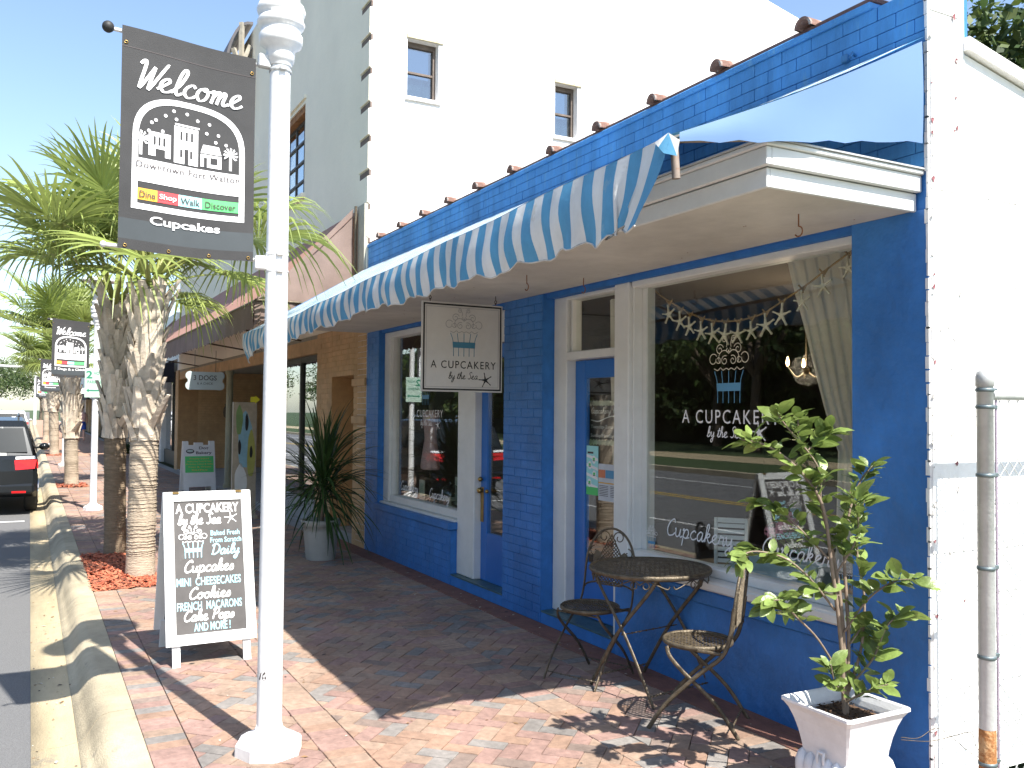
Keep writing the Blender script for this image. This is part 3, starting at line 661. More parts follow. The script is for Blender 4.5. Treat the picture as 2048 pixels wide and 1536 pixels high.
# --- door two with transom light
b = MB(); b.box(-6.10, -5.82, .16, .26, .10, 2.49, ch=.006) if False else None
b.box(-5.984, -5.80, .10, .24, .098, 2.485, ch=.008); b.box(-5.799, -5.10, .10, .24, 2.455, 2.485, ch=.006); b.box(-5.799, -5.10, .095, .24, 2.0, 2.06, ch=.006)
b.box(-5.78, -5.76, .13, .2, 2.061, 2.454)
dfo = b.build("door_frame", WPAINT, shop)
b = MB(); pane(b, -5.76, -5.10, .16, 2.061, 2.454); b.build("transom_pane", GLASS, dfo)
d2 = MB(); d2.box(-5.798, -5.66, .18, .225, .10, 1.995, ch=.005); d2.box(-5.20, -5.102, .18, .225, .10, 1.995, ch=.005)
d2.box(-5.659, -5.201, .18, .225, .10, .50, ch=.005); d2.box(-5.659, -5.201, .18, .225, 1.86, 1.995, ch=.005)
d2o = d2.build("door", BLUED, shop, label="blue door with long glass pane, notices and white surround")
b = MB(); pane(b, -5.658, -5.202, .195, .501, 1.859); b.build("pane", GLASS, d2o)
# --- mullion and big window
b = MB(); b.box(-5.099, -4.93, .05, .22, .098, 2.485, ch=.008); b.box(-4.929, -4.91, .08, .2, .70, 2.455, ch=.004)
b.build("mullion", WPAINT, shop)
w2 = MB(); w2.box(-4.909, -3.035, .06, .2, 2.44, 2.485, ch=.006); w2.box(-4.929, -3.035, .07, .2, .645, .70, ch=.006); w2.box(-3.06, -3.031, .06, .2, .701, 2.439, ch=.004)
w2.box(-4.909, -4.85, .15, .21, .701, 2.439)
w2o = w2.build("window", WPAINT, shop, label="large right shop window with cupcake emblem and starfish garland")
b = MB(); b.box(-5.0, -3.032, -.03, .16, .588, .644, ch=.010); b.build("sill", WPAINT, w2o)
b = MB(); pane(b, -4.85, -3.06, .14, .701, 2.439); b.build("pane", GLASS, w2o)
WF = Frame((0, .137, 0), (1, 0, 0), (0, 0, 1))
def print_each(parent, mats, *fns, local=False, name="lettering"):
    for fn in fns: q_ = MB(); fn(q_); q_.build(name, mats, parent, local=local)
print_each(w2o, WHITE, lambda b: text_mb(b, "A CUPCAKERY", WF, -4.47, 1.545, .83, .082, sp=1.25), lambda b: script_mb(b, "by the Sea", WF, -4.235, 1.465, .31, .032, .006),
    lambda b: script_mb(b, "Cupcakery", WF, -4.63, .83, .62, .055, .009), lambda b: script_mb(b, "Cupcakery", WF, -3.78, .83, .55, .05, .008))
print_each(w2o, WHITE, lambda b: star_mb(b, WF, -3.795, 1.50, .068, 10), name="star_emblem")
b = MB(); cupcake(b, WF, -4.045, 1.655, .41, .0045, 0, 1); b.build("logo", [STAR, LBLUE], w2o)
print_each(w2o, [WHITE, LBLUE], lambda b: cupcake(b, WF, -4.78, .72, .15, .003, 0, 1), lambda b: cupcake(b, WF, -3.19, .73, .15, .003, 0, 1), name="logo")
print_each(w1o, WHITE, lambda b: text_mb(b, "A CUPCAKERY", WF, -8.98, 1.545, .80, .075, sp=1.2), lambda b: script_mb(b, "by the Sea", WF, -8.75, 1.46, .30, .03, .006),
    lambda b: script_mb(b, "Cupcakery", WF, -8.50, .73, .50, .05, .009), lambda b: script_mb(b, "Cupcakery", WF, -9.3, .75, .50, .05, .009))
print_each(w1o, WHITE, lambda b: star_mb(b, WF, -8.30, 1.47, .06, 10), name="star_emblem")
b = MB(); cupcake(b, WF, -8.62, 1.66, .36, .0045, 0, 1); b.build("logo", [STAR, LBLUE], w1o)
# --- the room behind the glass
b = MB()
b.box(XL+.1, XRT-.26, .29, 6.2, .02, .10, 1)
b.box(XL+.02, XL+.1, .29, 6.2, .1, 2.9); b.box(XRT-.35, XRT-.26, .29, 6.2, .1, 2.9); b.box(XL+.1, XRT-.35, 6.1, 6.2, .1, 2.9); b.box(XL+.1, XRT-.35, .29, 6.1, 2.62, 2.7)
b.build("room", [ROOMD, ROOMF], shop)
b = MB(); b.box(-9.66, -7.3, .2, .75, .52, .60, ch=.01); b.box(-4.9, -3.04, .215, .75, .52, .60, ch=.01); b.build("display_shelf", mat("shelf paint", (.22, .20, .17), .6), shop)
# chandelier bulbs glow inside
ch_ = thing("chandelier", "small chandelier with three lit candle bulbs inside the big window", "chandelier", (-4.85, 1.6, 2.6))
b = MB(); b.tube([(-4.85, 1.6, 2.62), (-4.85, 1.6, 1.95)], .006); b.sphere((-4.85, 1.6, 1.93), .03)
for k in range(3):
    a = R_(20+120*k); b.tube(smooth_pts([(-4.85, 1.6, 1.93), (-4.85+.08*math.cos(a), 1.6+.08*math.sin(a), 1.88), (-4.85+.16*math.cos(a), 1.6+.16*math.sin(a), 1.95)]), .006)
b.build("frame", IRON, ch_)
for k in range(3):
    a = R_(20+120*k); b = MB(); b.lathe([(.006, -.02), (.013, .0), (.009, .03), (.002, .05)], 10, (-4.85+.16*math.cos(a), 1.6+.16*math.sin(a), 1.98)); b.build("bulb", BULB, ch_)

cl_ = bpy.data.lights.new("chandelier_light", 'POINT'); cl_.energy = 11; cl_.color = (1, .78, .55); cl_.shadow_soft_size = .12
co_ = bpy.data.objects.new("chandelier_light", cl_); COL.objects.link(co_); co_.parent = ch_; co_.location = (0, 0, -.66)
# sheer curtains
def curtain(name, label, profile, y, m=SHEER, folds=9, amp=.022):
    b = MB(); n = folds*6; rows = []
    for (z, xa, xb) in profile:
        rows.append([(xa+(xb-xa)*i/n, y+amp*math.sin(2*PI*folds*i/n)+.4*amp*math.sin(3.3*i+z), z) for i in range(n+1)])
    for r in rows: b.v += r
    for r in range(len(rows)-1):
        for i in range(n): q = r*(n+1)+i; b.face((q, q+1, q+n+2, q+n+1), 0, True)
    o = b.build(name, m); tag(o, label, "curtain"); return o
curtain("curtain", "sheer white curtain gathered to the right side of the big window", [(2.50, -3.87, -3.08), (2.3, -3.81, -3.08), (2.1, -3.74, -3.08), (1.9, -3.68, -3.08), (1.65, -3.6, -3.09), (1.4, -3.50, -3.09), (1.1, -3.51, -3.08), (.75, -3.52, -3.08)], .42)
curtain("curtain", "white curtain hanging behind the glass of the right hand blue door", [(2.45, -5.58, -5.18), (1.9, -5.57, -5.16), (1.4, -5.55, -5.15), (1.0, -5.52, -5.2), (.7, -5.5, -5.26), (.2, -5.5, -5.2)], .34, folds=6, amp=.02)
# starfish garland
gl = thing("starfish_garland", "garland of dried starfish tied with jute along the top of the big window", "garland", (-4.1, .30, 2.2))
gp = smooth_pts([(-5.02, .30, 2.48), (-4.86, .30, 2.38), (-4.5, .30, 2.22), (-4.2, .30, 2.17), (-3.95, .30, 2.19), (-3.78, .30, 2.25), (-3.6, .30, 2.32), (-3.45, .30, 2.39), (-3.2, .30, 2.5)], 6)
b = MB(); b.tube(gp, .006, 6); b.build("cord", TWINE, gl)
def at_x(x):
    for i in range(len(gp)-1):
        if gp[i].x <= x <= gp[i+1].x: t = (x-gp[i].x)/(gp[i+1].x-gp[i].x); return gp[i].z+(gp[i+1].z-gp[i].z)*t
    return 2.4
for k, x in enumerate((-4.80, -4.68, -4.585, -4.47, -4.36, -4.25, -4.135, -4.02, -3.90, -3.775, -3.62, -3.47, -3.30)):
    z = at_x(x); b = MB(); F = Frame((x, .29, z-.085), (1, 0, 0), (0, 0, 1)); star_mb(b, F, 0, 0, rnd.uniform(.062, .075), rnd.uniform(-12, 12), 0, 0, .010); so_ = b.build("starfish", STAR, gl)
    b = MB(); b.tube([(x, .295, z-.02), (x-.03, .29, z+.012)], .006, 5); b.tube([(x, .295, z-.02), (x+.03, .29, z+.01)], .006, 5); b.tube([(x-.006, .295, z), (x+.002, .29, z-.035)], .004, 5); b.build("bow", TWINE, so_)

def fbox(mb, fr, x0, x1, y0, y1, d0, d1, mi=0):
    mb.prism([fr.p(x0, y0, d0), fr.p(x1, y0, d0), fr.p(x1, y1, d0), fr.p(x0, y1, d0)], fr.n*(d1-d0), mi)
# ------------------------------------------------------------------ striped awning
YA = -1.42
aw = thing("striped_awning", "blue and white striped fabric awning with torn valance hung along the blue shop", "awning", (-6.3, YA, 2.6))
def interp(x, tab):
    for (a, va), (b, vb) in zip(tab, tab[1:]):
        if a <= x <= b: return va+(vb-va)*(x-a)/(b-a)
    return tab[0][1] if x < tab[0][0] else tab[-1][1]
TOPZ = [(-10.1, 2.43), (-8.0, 2.435), (-5.9, 2.51), (-4.2, 2.565), (-2.6, 2.62)]
HGT = [(-10.1, .33), (-9.7, .26), (-9.2, .205), (-8.0, .20), (-5.9, .22), (-4.5, .26), (-3.2, .30), (-2.6, .30)]
SW = .083; x0 = -2.6; ns = int(7.5/SW); mb = MB(); NR = 9
for s_ in range(ns):
    b0 = len(mb.v); K = 4
    for i in range(K+1):
        x = x0-(s_+i/K)*SW
        tz = interp(x, TOPZ)+.004*math.sin(x*5); hh = interp(x, HGT); ph = 2*PI*(x+.1)/.47
        bot = .013*math.sin(ph)+.008*math.sin(ph*2.3+1)+(0.012*math.sin(x*31) if x > -3.4 else 0)
        for j in range(NR+1):
            t = j/NR; lean = -.17*t*t if x > -2.75 else (-.10*t*t if x > -2.9 else 0)
            if x < -9.7: lean = (.35*t)*((-9.7-x)/.4)
            yy = YA-.012+.013*t*math.sin(x*13.3+2.2*math.sin(x*2.1))+.008*t*math.sin(x*29+t*5)+.012*math.sin(3*t+x*4)*t-.02*math.sin(PI*t)
            mb.v.append((x+lean+.006*math.sin(t*7+x*3)*t, yy, tz-hh*t+bot*t*t))
    for i in range(K):
        for j in range(NR):
            q = b0+i*(NR+1)+j; mb.face((q, q+1, q+NR+2, q+NR+1), s_ % 2, True)
val = mb.build("valance", [AWB, AWW], aw)
mb2 = MB(); pts = []
for s_ in range(ns*2+1):
    x = x0-s_*SW/2; hh = interp(x, HGT); ph = 2*PI*(x+.1)/.47; t = 1; lean = -.17 if x > -2.75 else (-.10 if x > -2.9 else 0)
    if x < -9.7: lean = .35*((-9.7-x)/.4)
    bot = .013*math.sin(ph)+.008*math.sin(ph*2.3+1)+(0.012*math.sin(x*31) if x > -3.4 else 0)
    yy = YA-.012+.013*math.sin(x*13.3+2.2*math.sin(x*2.1))+.008*math.sin(x*29+5)+.012*math.sin(3+x*4)
    pts.append((x+lean+.006*math.sin(7+x*3), yy, interp(x, TOPZ)+.004*math.sin(x*5)-hh+bot))
mb2.tube(pts, .0045, 5); mb2.build("piping", mat("soiled white piping", (.5, .47, .42), .7, var=.3, scale=14), aw)
mb = MB(); K = 3
for s_ in range(ns):
    b0 = len(mb.v)
    for i in range(K+1):
        x = x0-(s_+i/K)*SW; tz = interp(x, TOPZ)+.004*math.sin(x*5)
        for j in range(7):
            t = j/6; sag = -.035*math.sin(PI*t)*(1+.3*math.sin(x*4)); mb.v.append((x, YA-.012+(1.42-.01)*t, tz+.002+(3.275-tz)*t+sag*(.6)))
    for i in range(K):
        for j in range(6): q = b0+i*7+j; mb.face((q, q+7, q+8, q+1), s_ % 2, True)
mb.build("top_fabric", [AWB, AWW], aw)
mb = MB(); n = 14; A0 = len(mb.v)
for i in range(n+1):
    t = i/n; y = YA+.03+(1.39-.05)*t; ztop = 2.62+(3.27-2.62)*((y-YA)/1.42)-.02*math.sin(PI*t); zb = 2.60+.20*t+.006*math.sin(i*2.6)-(.0 if i else 0)
    for j in range(5): f = j/4; mb.v.append((-2.598+.006*math.sin(PI*f)*math.sin(t*8), y, ztop+(zb-ztop)*f))
for i in range(n):
    for j in range(4): q = A0+i*5+j; mb.face((q, q+1, q+6, q+5), 0, True)
mb.build("end_panel", AWE, aw)
mb = MB()
for i in range(n): pass
mb.poly([(-10.1, YA, 2.43), (-10.1, -.02, 3.27), (-10.1, -.02, 2.8), (-10.1, YA, 2.36)]); mb.build("end_panel", AWE, aw)
mb = MB(); mb.tube([(x, YA+.012, interp(x, TOPZ)-.012) for x in [-2.62-.25*i for i in range(30)]], .014, 8)
for x in (-2.63, -4.5, -6.4, -8.3, -10.0): mb.tube([(x, YA+.01, interp(x, TOPZ)-.01), (x, -.02, 2.84)], .011, 6)
mb.tube([(-2.63, YA+.03, 2.60), (-2.63, YA+.04, 2.47)], .016, 8)
mb.build("frame", mat("rusty awning frame", (.30, .24, .20), .7, .3, var=.3, spots=(14, .5, (.25, .09, .03), .8)), aw)
mb = MB()   # torn flap at the near corner
mb.v += [(-2.60, YA-.02, 2.625), (-2.64, YA-.035, 2.58), (-2.60, YA+.02, 2.545), (-2.585, YA+.02, 2.60), (-2.61, YA-.035, 2.55), (-2.67, YA-.03, 2.605)]
mb.face((0, 1, 4, 2), 0, True); mb.face((0, 2, 3), 1); mb.face((0, 5, 1), 1, True); mb.build("torn_flap", [AWB, AWW], aw)

# ------------------------------------------------------------------ hanging shop sign
def hang_sign():
    t = thing("hanging_sign", "square white blade sign with black border and cupcake emblem hanging from the soffit", "sign", (-6.30, -.533, 1.755))
    w, h = .695, .685
    F = Frame((.008, -w/2, 0), (0, 1, 0), (0, 0, 1))
    b = MB(); b.box(-.007, .007, -w/2, w/2, 0, h, ch=.002); b.build("board", mat("sign board white", (.62, .60, .56), .45, var=.03), t, local=True)
    b = MB()
    for (xa, xb, ya, yb) in ((.012, .024, .012, h-.012), (w-.024, w-.012, .012, h-.012), (.024, w-.024, .012, .024), (.024, w-.024, h-.024, h-.012)): fbox(b, F, xa, xb, ya, yb, 0, .0015)
    for (xa, xb, ya, yb) in ((.036, .0385, .036, h-.036), (w-.0385, w-.036, .036, h-.036), (.0385, w-.0385, .036, .0385), (.0385, w-.0385, h-.0385, h-.036)): fbox(b, F, xa, xb, ya, yb, 0, .0012, 1)
    b.build("border", [BLKT, GREYT], t, local=True)
    print_each(t, BLKT, lambda b: text_mb(b, "A CUPCAKERY", F, .075, .180, .56, .058, sp=1.2), lambda b: script_mb(b, "by the Sea", F, .225, .10, .25, .027, .0042), local=True)
    print_each(t, BLKT, lambda b: star_mb(b, F, .545, .095, .062, 12), local=True, name="star_emblem")
    b = MB(); cupcake(b, F, w*.51, .262, .385, .0042, 0, 1); b.build("logo", [GREYT, mat("teal slat print", (.06, .22, .33), .6)], t, local=True)
    for y in (-w/2+.07, w/2-.06):
        b = MB(); b.tube([(0, y, h), (0, y, h+.02)], .003, 6); b.tube([(0, y+.010*math.sin(a), h+.03-.010*math.cos(a)) for a in [R_(k) for k in range(0, 361, 45)]], .0026, 5)
        hook(b, 0, y, h+.0765+.004, .85)
        b.build("hanger", IRON, t, local=True)
    t.rotation_euler = (0, 0, R_(1.5))
hang_sign()

# ------------------------------------------------------------------ street lamps with banners
def lamp_mesh():
    b = MB()
    b.lathe([(.156, 0), (.155, .05), (.148, .06), (.118, .078), (.085, .092), (.066, .11), (.0585, .14)], 8, sm=False)
    return b
def lamp_build(name, label, loc, scale, group, full=True, seg=28):
    t = thing(name, label, "street lamp", loc, 0, group, scale)
    lamp_mesh().build("base", WMETAL, t, local=True)
    b = MB(); b.lathe([(.058, .10), (.0575, .6), (.0535, 1.8), (.048, 3.16), (.047, 3.25)], seg); b.build("pole", WMETAL, t, local=True)
    b = MB()
    b.lathe([(.052, 3.25), (.058, 3.27), (.064, 3.275), (.066, 3.30), (.069, 3.335), (.098, 3.352), (.102, 3.37), (.103, 3.395), (.094, 3.41), (.092, 3.43), (.106, 3.44), (.113, 3.458),
             (.106, 3.475), (.098, 3.485), (.110, 3.50), (.115, 3.52), (.106, 3.545), (.088, 3.555), (.086, 3.60), (.10, 3.615), (.10, 3.64), (.07, 3.66)], 36)
    b.build("capital", WMETAL, t, local=True)
    b = MB(); b.lathe([(.06, 3.66), (.075, 3.72), (.13, 3.93), (.15, 3.98)], 24, cap=False); b.build("lens", mat("frosted lamp lens", (.5, .52, .52), .25, var=.05), t, local=True)
    b = MB(); b.lathe([(.30, 3.985), (.31, 4.0), (.25, 4.03), (.12, 4.06), (.02, 4.08)], 32)
    for k in range(3): a = 2*PI*k/3; b.tube([(.075*math.cos(a), .075*math.sin(a), 3.66), (.16*math.cos(a), .16*math.sin(a), 3.99)], .007, 6)
    b.build("shade", WMETAL, t, local=True)
    return t
def banner(label, loc, scale, foot, group, detail=True):
    """loc is the foot of the lamp; the cloth hangs from arms on its street side"""
    t = thing("street_banner", label, "banner", (loc[0], loc[1], loc[2]), 0, group, scale)
    Wb, Hb = .585, .965; z0 = 2.30
    F = Frame((.0, -.70, z0), (0, 1, 0), (0, 0, 1))
    n, m = 16, 22; b = MB()
    def warp(u, v):   # slight sag and billow, in the cloth's own plane
        return (.010*math.sin(v*4+u*2)+.006*math.sin(u*7), u*Wb, v*Hb+(1-u)*.045*v+(1-u)*.012*(1-v)-.012*math.sin(PI*u)*(1-v))
    def P(u, v, d=0.): x, y, z = warp(u, v); return (x+d, -.70+y, z0+z)
    for i in range(n+1):
        for j in range(m+1): b.v.append(P(i/n, j/m))
    for i in range(n):
        for j in range(m):
            q = i*(m+1)+j; v = (j+.5)/m; b.face((q, q+m+1, q+m+2, q+1), 1 if .045 < v < .115 else 0, True)
    cl = b.build("cloth", [BLACK, BAND], t, local=True)
    class WF_(Frame):
        def __init__(s): s.n = Vector((1, 0, 0))
        def p(s, x, y, d=0): return Vector(P(x, y, .002+d))
    fw_ = WF_(); A = Hb/Wb
    def rect(mb, u0, u1, v0, v1, mi, d=.0):
        k = max(1, int((u1-u0)/.08))
        for i in range(k): a, c = u0+(u1-u0)*i/k, u0+(u1-u0)*(i+1)/k; mb.poly([fw_.p(a, v0, d), fw_.p(c, v0, d), fw_.p(c, v1, d), fw_.p(a, v1, d)], mi)
    pr = MB(); L_, Rr, Bt, Sp, Tp, th = .085, .925, .185, .50, .715, .042
    rect(pr, L_, Rr, Bt, Bt+.026, 0); rect(pr, L_, L_+th, Bt+.026, Sp, 0); rect(pr, Rr-th, Rr, Bt+.026, Sp, 0)
    rect(pr, L_+th, Rr-th, .31, .415, 0)
    cx = (L_+Rr)/2; ro = (Rr-L_)/2; K = 22
    for i in range(K):
        q = []
        for (a, rr, hh) in ((PI-PI*i/K, ro, Tp-Sp), (PI-PI*(i+1)/K, ro, Tp-Sp), (PI-PI*(i+1)/K, ro-th, Tp-Sp-.026), (PI-PI*i/K, ro-th, Tp-Sp-.026)):
            ca, sa = math.cos(a), math.sin(a); e = .75
            q.append(fw_.p(cx+rr*abs(ca)**e*(1 if ca > 0 else -1), Sp+hh*abs(sa)**e))
        pr.poly(q[::-1], 0)
    for u, v in ((.25, .60), (.32, .63), (.40, .625), (.48, .66), (.56, .64), (.65, .635), (.30, .555), (.20, .545), (.22, .585), (.63, .59), (.72, .59), (.70, .555), (.78, .55), (.38, .66), (.13+.05, .51)):
        pr.poly([fw_.p(u+.013*math.cos(a), v+.008*math.sin(a), .0005) for a in [R_(k) for k in range(0, 360, 45)]], 0)
    # three little buildings
    rect(pr, .20, .36, .47, .545, 0); rect(pr, .20, .25, .435, .47, 0); rect(pr, .32, .36, .435, .47, 0)
    rect(pr, .385, .565, .425, .595, 0); rect(pr, .39, .575, .60, .608, 0)
    rect(pr, .585, .745, .43, .49, 0); pr.poly([fw_.p(.585, .495), fw_.p(.745, .495), fw_.p(.725, .535), fw_.p(.605, .535)], 0)
    for u in (.235, .27, .305): rect(pr, u, u+.016, .487, .525, 1, .001)
    for u in (.43, .47, .51): rect(pr, u, u+.017, .535, .575, 1, .001)
    for u in (.43, .505): rect(pr, u, u+.017, .455, .49, 1, .001)
    rect(pr, .463, .493, .426, .495, 1, .001); rect(pr, .61, .635, .431, .475, 1, .001); rect(pr, .66, .715, .447, .478, 1, .001)
    for u in (.145, .815):
        rect(pr, u-.01, u+.01, .43, .50, 0)
        for k in range(9):
            a = R_(-35+31*k); pr.poly([fw_.p(u, .505, .0005*k), fw_.p(u+.052*math.cos(a-.2), .505+.032*math.sin(a-.2), .0005*k), fw_.p(u+.06*math.cos(a+.1), .505+.037*math.sin(a+.1), .0005*k)], 0)
    if detail:
        text_mb(pr, "Downtown Fort Walton", fw_, .115, .372, .77, .030, mi=2, d=.0035, sp=1.1, bold=.008)
        text_mb(pr, "Arts & Entertainment District", fw_, .17, .328, .66, .024, mi=3, d=.0035, sp=1.1)
    strip = [(.127, .27, 4, "Dine", 2), (.27, .425, 5, "Shop", 0), (.425, .60, 6, "Walk", 2), (.60, .883, 7, "Discover", 2)]
    for u0, u1, mi, tx, tm in strip:
        rect(pr, u0, u1, .228, .280, mi); k = .03 if tx != "Discover" else .05
        if detail: text_mb(pr, tx, fw_, u0+k*.5, .238, u1-u0-k, .030, bold=.012, mi=tm, d=.0035)
    text_mb(pr, foot, fw_, .22 if len(foot) < 10 else .08, .112, .52 if len(foot) < 10 else .82, .05, bold=.022, mi=0, d=.001)
    pr2 = MB()
    class SF(Frame):
        def __init__(s): s.n = Vector((1, 0, 0))
        def p(s, x, y, d=0): return Vector(P(x, y/A*1.0, .002+d))
    script_mb(pr, "Welcome", _scale_frame(P, A), .085, .738*A, .80, .064*A, .026 if detail else .03, 0, .0015, slant=.3)
    pr.build("print", [WHITE, BLACK, DKTXT, mat("faint grey print", (.52, .52, .54), .7), YEL, RED, CYAN, GREEN], cl, local=True)
    b = MB()
    for v in (.905, .90): pass
    for i in range(n): b.poly([P(i/n, .905, .0012), P((i+1)/n, .905, .0012), P((i+1)/n, .909, .0012), P(i/n, .909, .0012)], 0)
    for u, v in ((.03, .925), (.97, .925), (.05, .015), (.36, .015), (.66, .015), (.96, .015)):
        x, y, z = P(u, v, .002); b.lathe([(.005, 0), (.009, .0), (.009, .001)], 10, (0, 0, 0)) if False else b.tube([(x, y+.007*math.cos(a), z+.007*math.sin(a)) for a in [R_(k) for k in range(0, 361, 60)]], .0022, 5, 1)
    b.build("grommet", [DKTXT, BRASS], cl, local=True)
    for k, (v, name) in enumerate(((1.0, "arm"), (.0, "arm"))):
        b = MB(); y1, z1 = -.745, P(0, v)[2]; zz = P(1, v)[2]+.0
        zo = -.020 if v else .012; b.tube([(-.024, -.05, zz+zo), (-.024, y1, z1+zo)], .009, 10); ar = b.build(name, WMETAL, t, local=True)
        b = MB(); b.sphere((-.013, y1-.012, z1+zo), .026 if v else .014, 14); b.build("finial", BLKT if v else WMETAL, ar, local=True)
        b = MB()
        for dz in (-.045, .035): b.lathe([(.0520, zz+dz), (.0535, zz+dz+.002), (.0535, zz+dz+.012), (.0520, zz+dz+.014)], 24, cap=False); b.cbox(.045, .066, -.016, .016, zz+dz-.003, zz+dz+.016, 0, .003)
        b.cbox(-.018, .018, -.105, -.045, zz-.035, zz+.03, 0, .006); b.build("clamp", GALV if v else WMETAL, ar, local=True)
    return t
def _scale_frame(P, A):
    class S(Frame):
        def __init__(s): s.n = Vector((1, 0, 0))
        def p(s, x, y, d=0): return Vector(P(x, y/A, .002+d))
    return S()
GL = "white street lamps along the kerb"; GB = "black Welcome banners on the lamp posts"
L1 = (-4.30, -2.445, 0)
l1 = lamp_build("street_lamp", "nearest white street lamp post, number 76, standing in the foreground brick pavement", L1, 1, GL, seg=40)
b = MB(); F = Frame((.0555, -.038, 0), (.55, .84, 0), (0, 0, 1)); F = Frame((.0,)*3, (1, 0, 0), (0, 0, 1))
aa = math.atan2(-.9, .62); rr = .0572
class Cyl(Frame):
    def __init__(s): pass
    def p(s, x, y, d=0): a = aa+x/rr; return Vector(((rr+d)*math.cos(a), (rr+d)*math.sin(a), y))
text_mb(b, "76", Cyl(), -.018, .345, .044, .042, d=.0008, bold=.05); b.build("number", DKTXT, l1, local=True)
banner("large black Welcome banner reading Cupcakes on the nearest lamp post", L1, 1, "Cupcakes", GB)
for loc, s_, lab, foot, bl in (((-15.75, -2.55, 0), .91, "second white street lamp, behind the two large palm trunks, carrying a parking sign", "3 Dogs & a Chick", "smaller black Welcome banner reading 3 Dogs and a Chick on the second lamp"),
        ((-28.1, -2.60, 0), .9, "third white street lamp, partly hidden by the second palm", "Downtown", "third black Welcome banner, half hidden behind the second banner"),
        ((-44, -2.62, 0), .9, "fourth white street lamp, far down the pavement", "Walton", "farthest black Welcome banner, far down the pavement")):
    lamp_build("street_lamp", lab, loc, s_, GL, seg=14); banner(bl, loc, s_, foot, GB, detail=False)
# parking sign on the second lamp
pk = thing("parking_sign", "small green and white two hour parking sign on the second lamp post", "sign", (-15.68, -2.56, 1.78))
b = MB(); b.box(-.003, .003, -.155, .155, 0, .46, ch=.002); b.build("plate", mat("sign plate pale green", (.42, .55, .46), .5), pk, local=True)
b = MB(); F = Frame((.0035, -.155, 0), (0, 1, 0), (0, 0, 1)); text_mb(b, "2", F, .02, .30, .09, .12, bold=.02); text_mb(b, "HOUR", F, .13, .36, .15, .05); text_mb(b, "PARKING", F, .04, .22, .23, .05)
fbox(b, F, .06, .25, .10, .12, 0, .001); b.poly([F.p(.06, .08, .001), F.p(.06, .14, .001), F.p(.025, .11, .001)]); b.poly([F.p(.25, .08, .001), F.p(.285, .11, .001), F.p(.25, .14, .001)])
b.build("lettering", mat("sign green print", (.01, .2, .11), .5), pk, local=True)

# ------------------------------------------------------------------ chalkboard A-frame
def aframe():
    t = thing("chalkboard_sign", "white framed A-shaped chalkboard listing cupcakes and cookies beside the nearest lamp post", "sandwich board", (-6.235, -2.42, 0), R_(1))
    al = math.atan2(.30, 1.06); w = .555
    for side in (1, -1):
        u = (0, side, 0); F = Frame((side*.305, -side*w/2, 0), u, (-side*math.sin(al), 0, math.cos(al)))
        for x0_, x1_ in ((.038, .085), (w-.085, w-.038)): b = MB(); fbox(b, F, x0_, x1_, 0, .2, -.028, -.008); b.build("leg", WPAINT, t, local=True)
        b = MB(); fbox(b, F, 0, .062, .13, 1.10, -.012, .010); fbox(b, F, w-.062, w, .13, 1.10, -.012, .010)
        fbox(b, F, .0622, w-.0622, .13, .195, -.012, .0102); fbox(b, F, .0622, w-.0622, 1.04, 1.10, -.012, .0102); b.build("frame", WPAINT, t, local=True)
        b = MB(); fbox(b, F, .0625, w-.0625, .1955, 1.0395, -.010, .002); bd = b.build("board", BOARD, t, local=True)
        G_ = Frame(F.p(.0625, .1955, .0025), F.u, F.v); W_, H_ = w-.125, .844
        def Y(f): return H_*(1-f)
        b = MB(); D = .0006
        text_mb(b, "A CUPCAKERY", G_, .03*W_, Y(.095), .93*W_, .075*H_, bold=.022, mi=0, d=D); script_mb(b, "by the Sea", G_, .06*W_, Y(.18), .62*W_, .035, .010, 0, D)
        star_mb(b, G_, .84*W_, Y(.14), .045, 10, 0, D); text_mb(b, "Baked Fresh", G_, .53*W_, Y(.275), .43*W_, .04*H_, bold=.012, mi=1, d=D); text_mb(b, "From Scratch", G_, .52*W_, Y(.33), .46*W_, .04*H_, bold=.012, mi=1, d=D)
        script_mb(b, "Daily", G_, .52*W_, Y(.42), .42*W_, .034, .009, 1, D); script_mb(b, "Cupcakes", G_, .12*W_, Y(.545), .72*W_, .038, .010, 0, D)
        text_mb(b, "MINI  CHEESECAKES", G_, .02*W_, Y(.648), .93*W_, .062*H_, bold=.016, mi=1, d=D); script_mb(b, "Cookies", G_, .18*W_, Y(.745), .60*W_, .036, .010, 0, D)
        text_mb(b, "FRENCH  MACARONS", G_, .02*W_, Y(.828), .93*W_, .062*H_, bold=.016, mi=1, d=D); script_mb(b, "Cake Pops", G_, .10*W_, Y(.905), .72*W_, .034, .010, 0, D)
        text_mb(b, "AND MORE !", G_, .25*W_, Y(.985), .52*W_, .062*H_, bold=.016, mi=1, d=D); cupcake(b, G_, .27*W_, Y(.445), .215, .0048, 0, 1, D)
        b.build("chalk_lettering", [CHALKW, CHALKB], bd, local=True)
    b = MB()
    for y in (-.2, .2): b.cbox(-.03, .03, y-.02, y+.02, 1.052, 1.062, 0, .002)
    b.build("hinge", BRASS, t, local=True)
    b = MB()
    b.tube([(-.20, .25, .42), (-.07, .25, .40), (.07, .25, .40), (.20, .25, .42)], .003, 5); b.build("chain", GALV, t, local=True)
aframe()

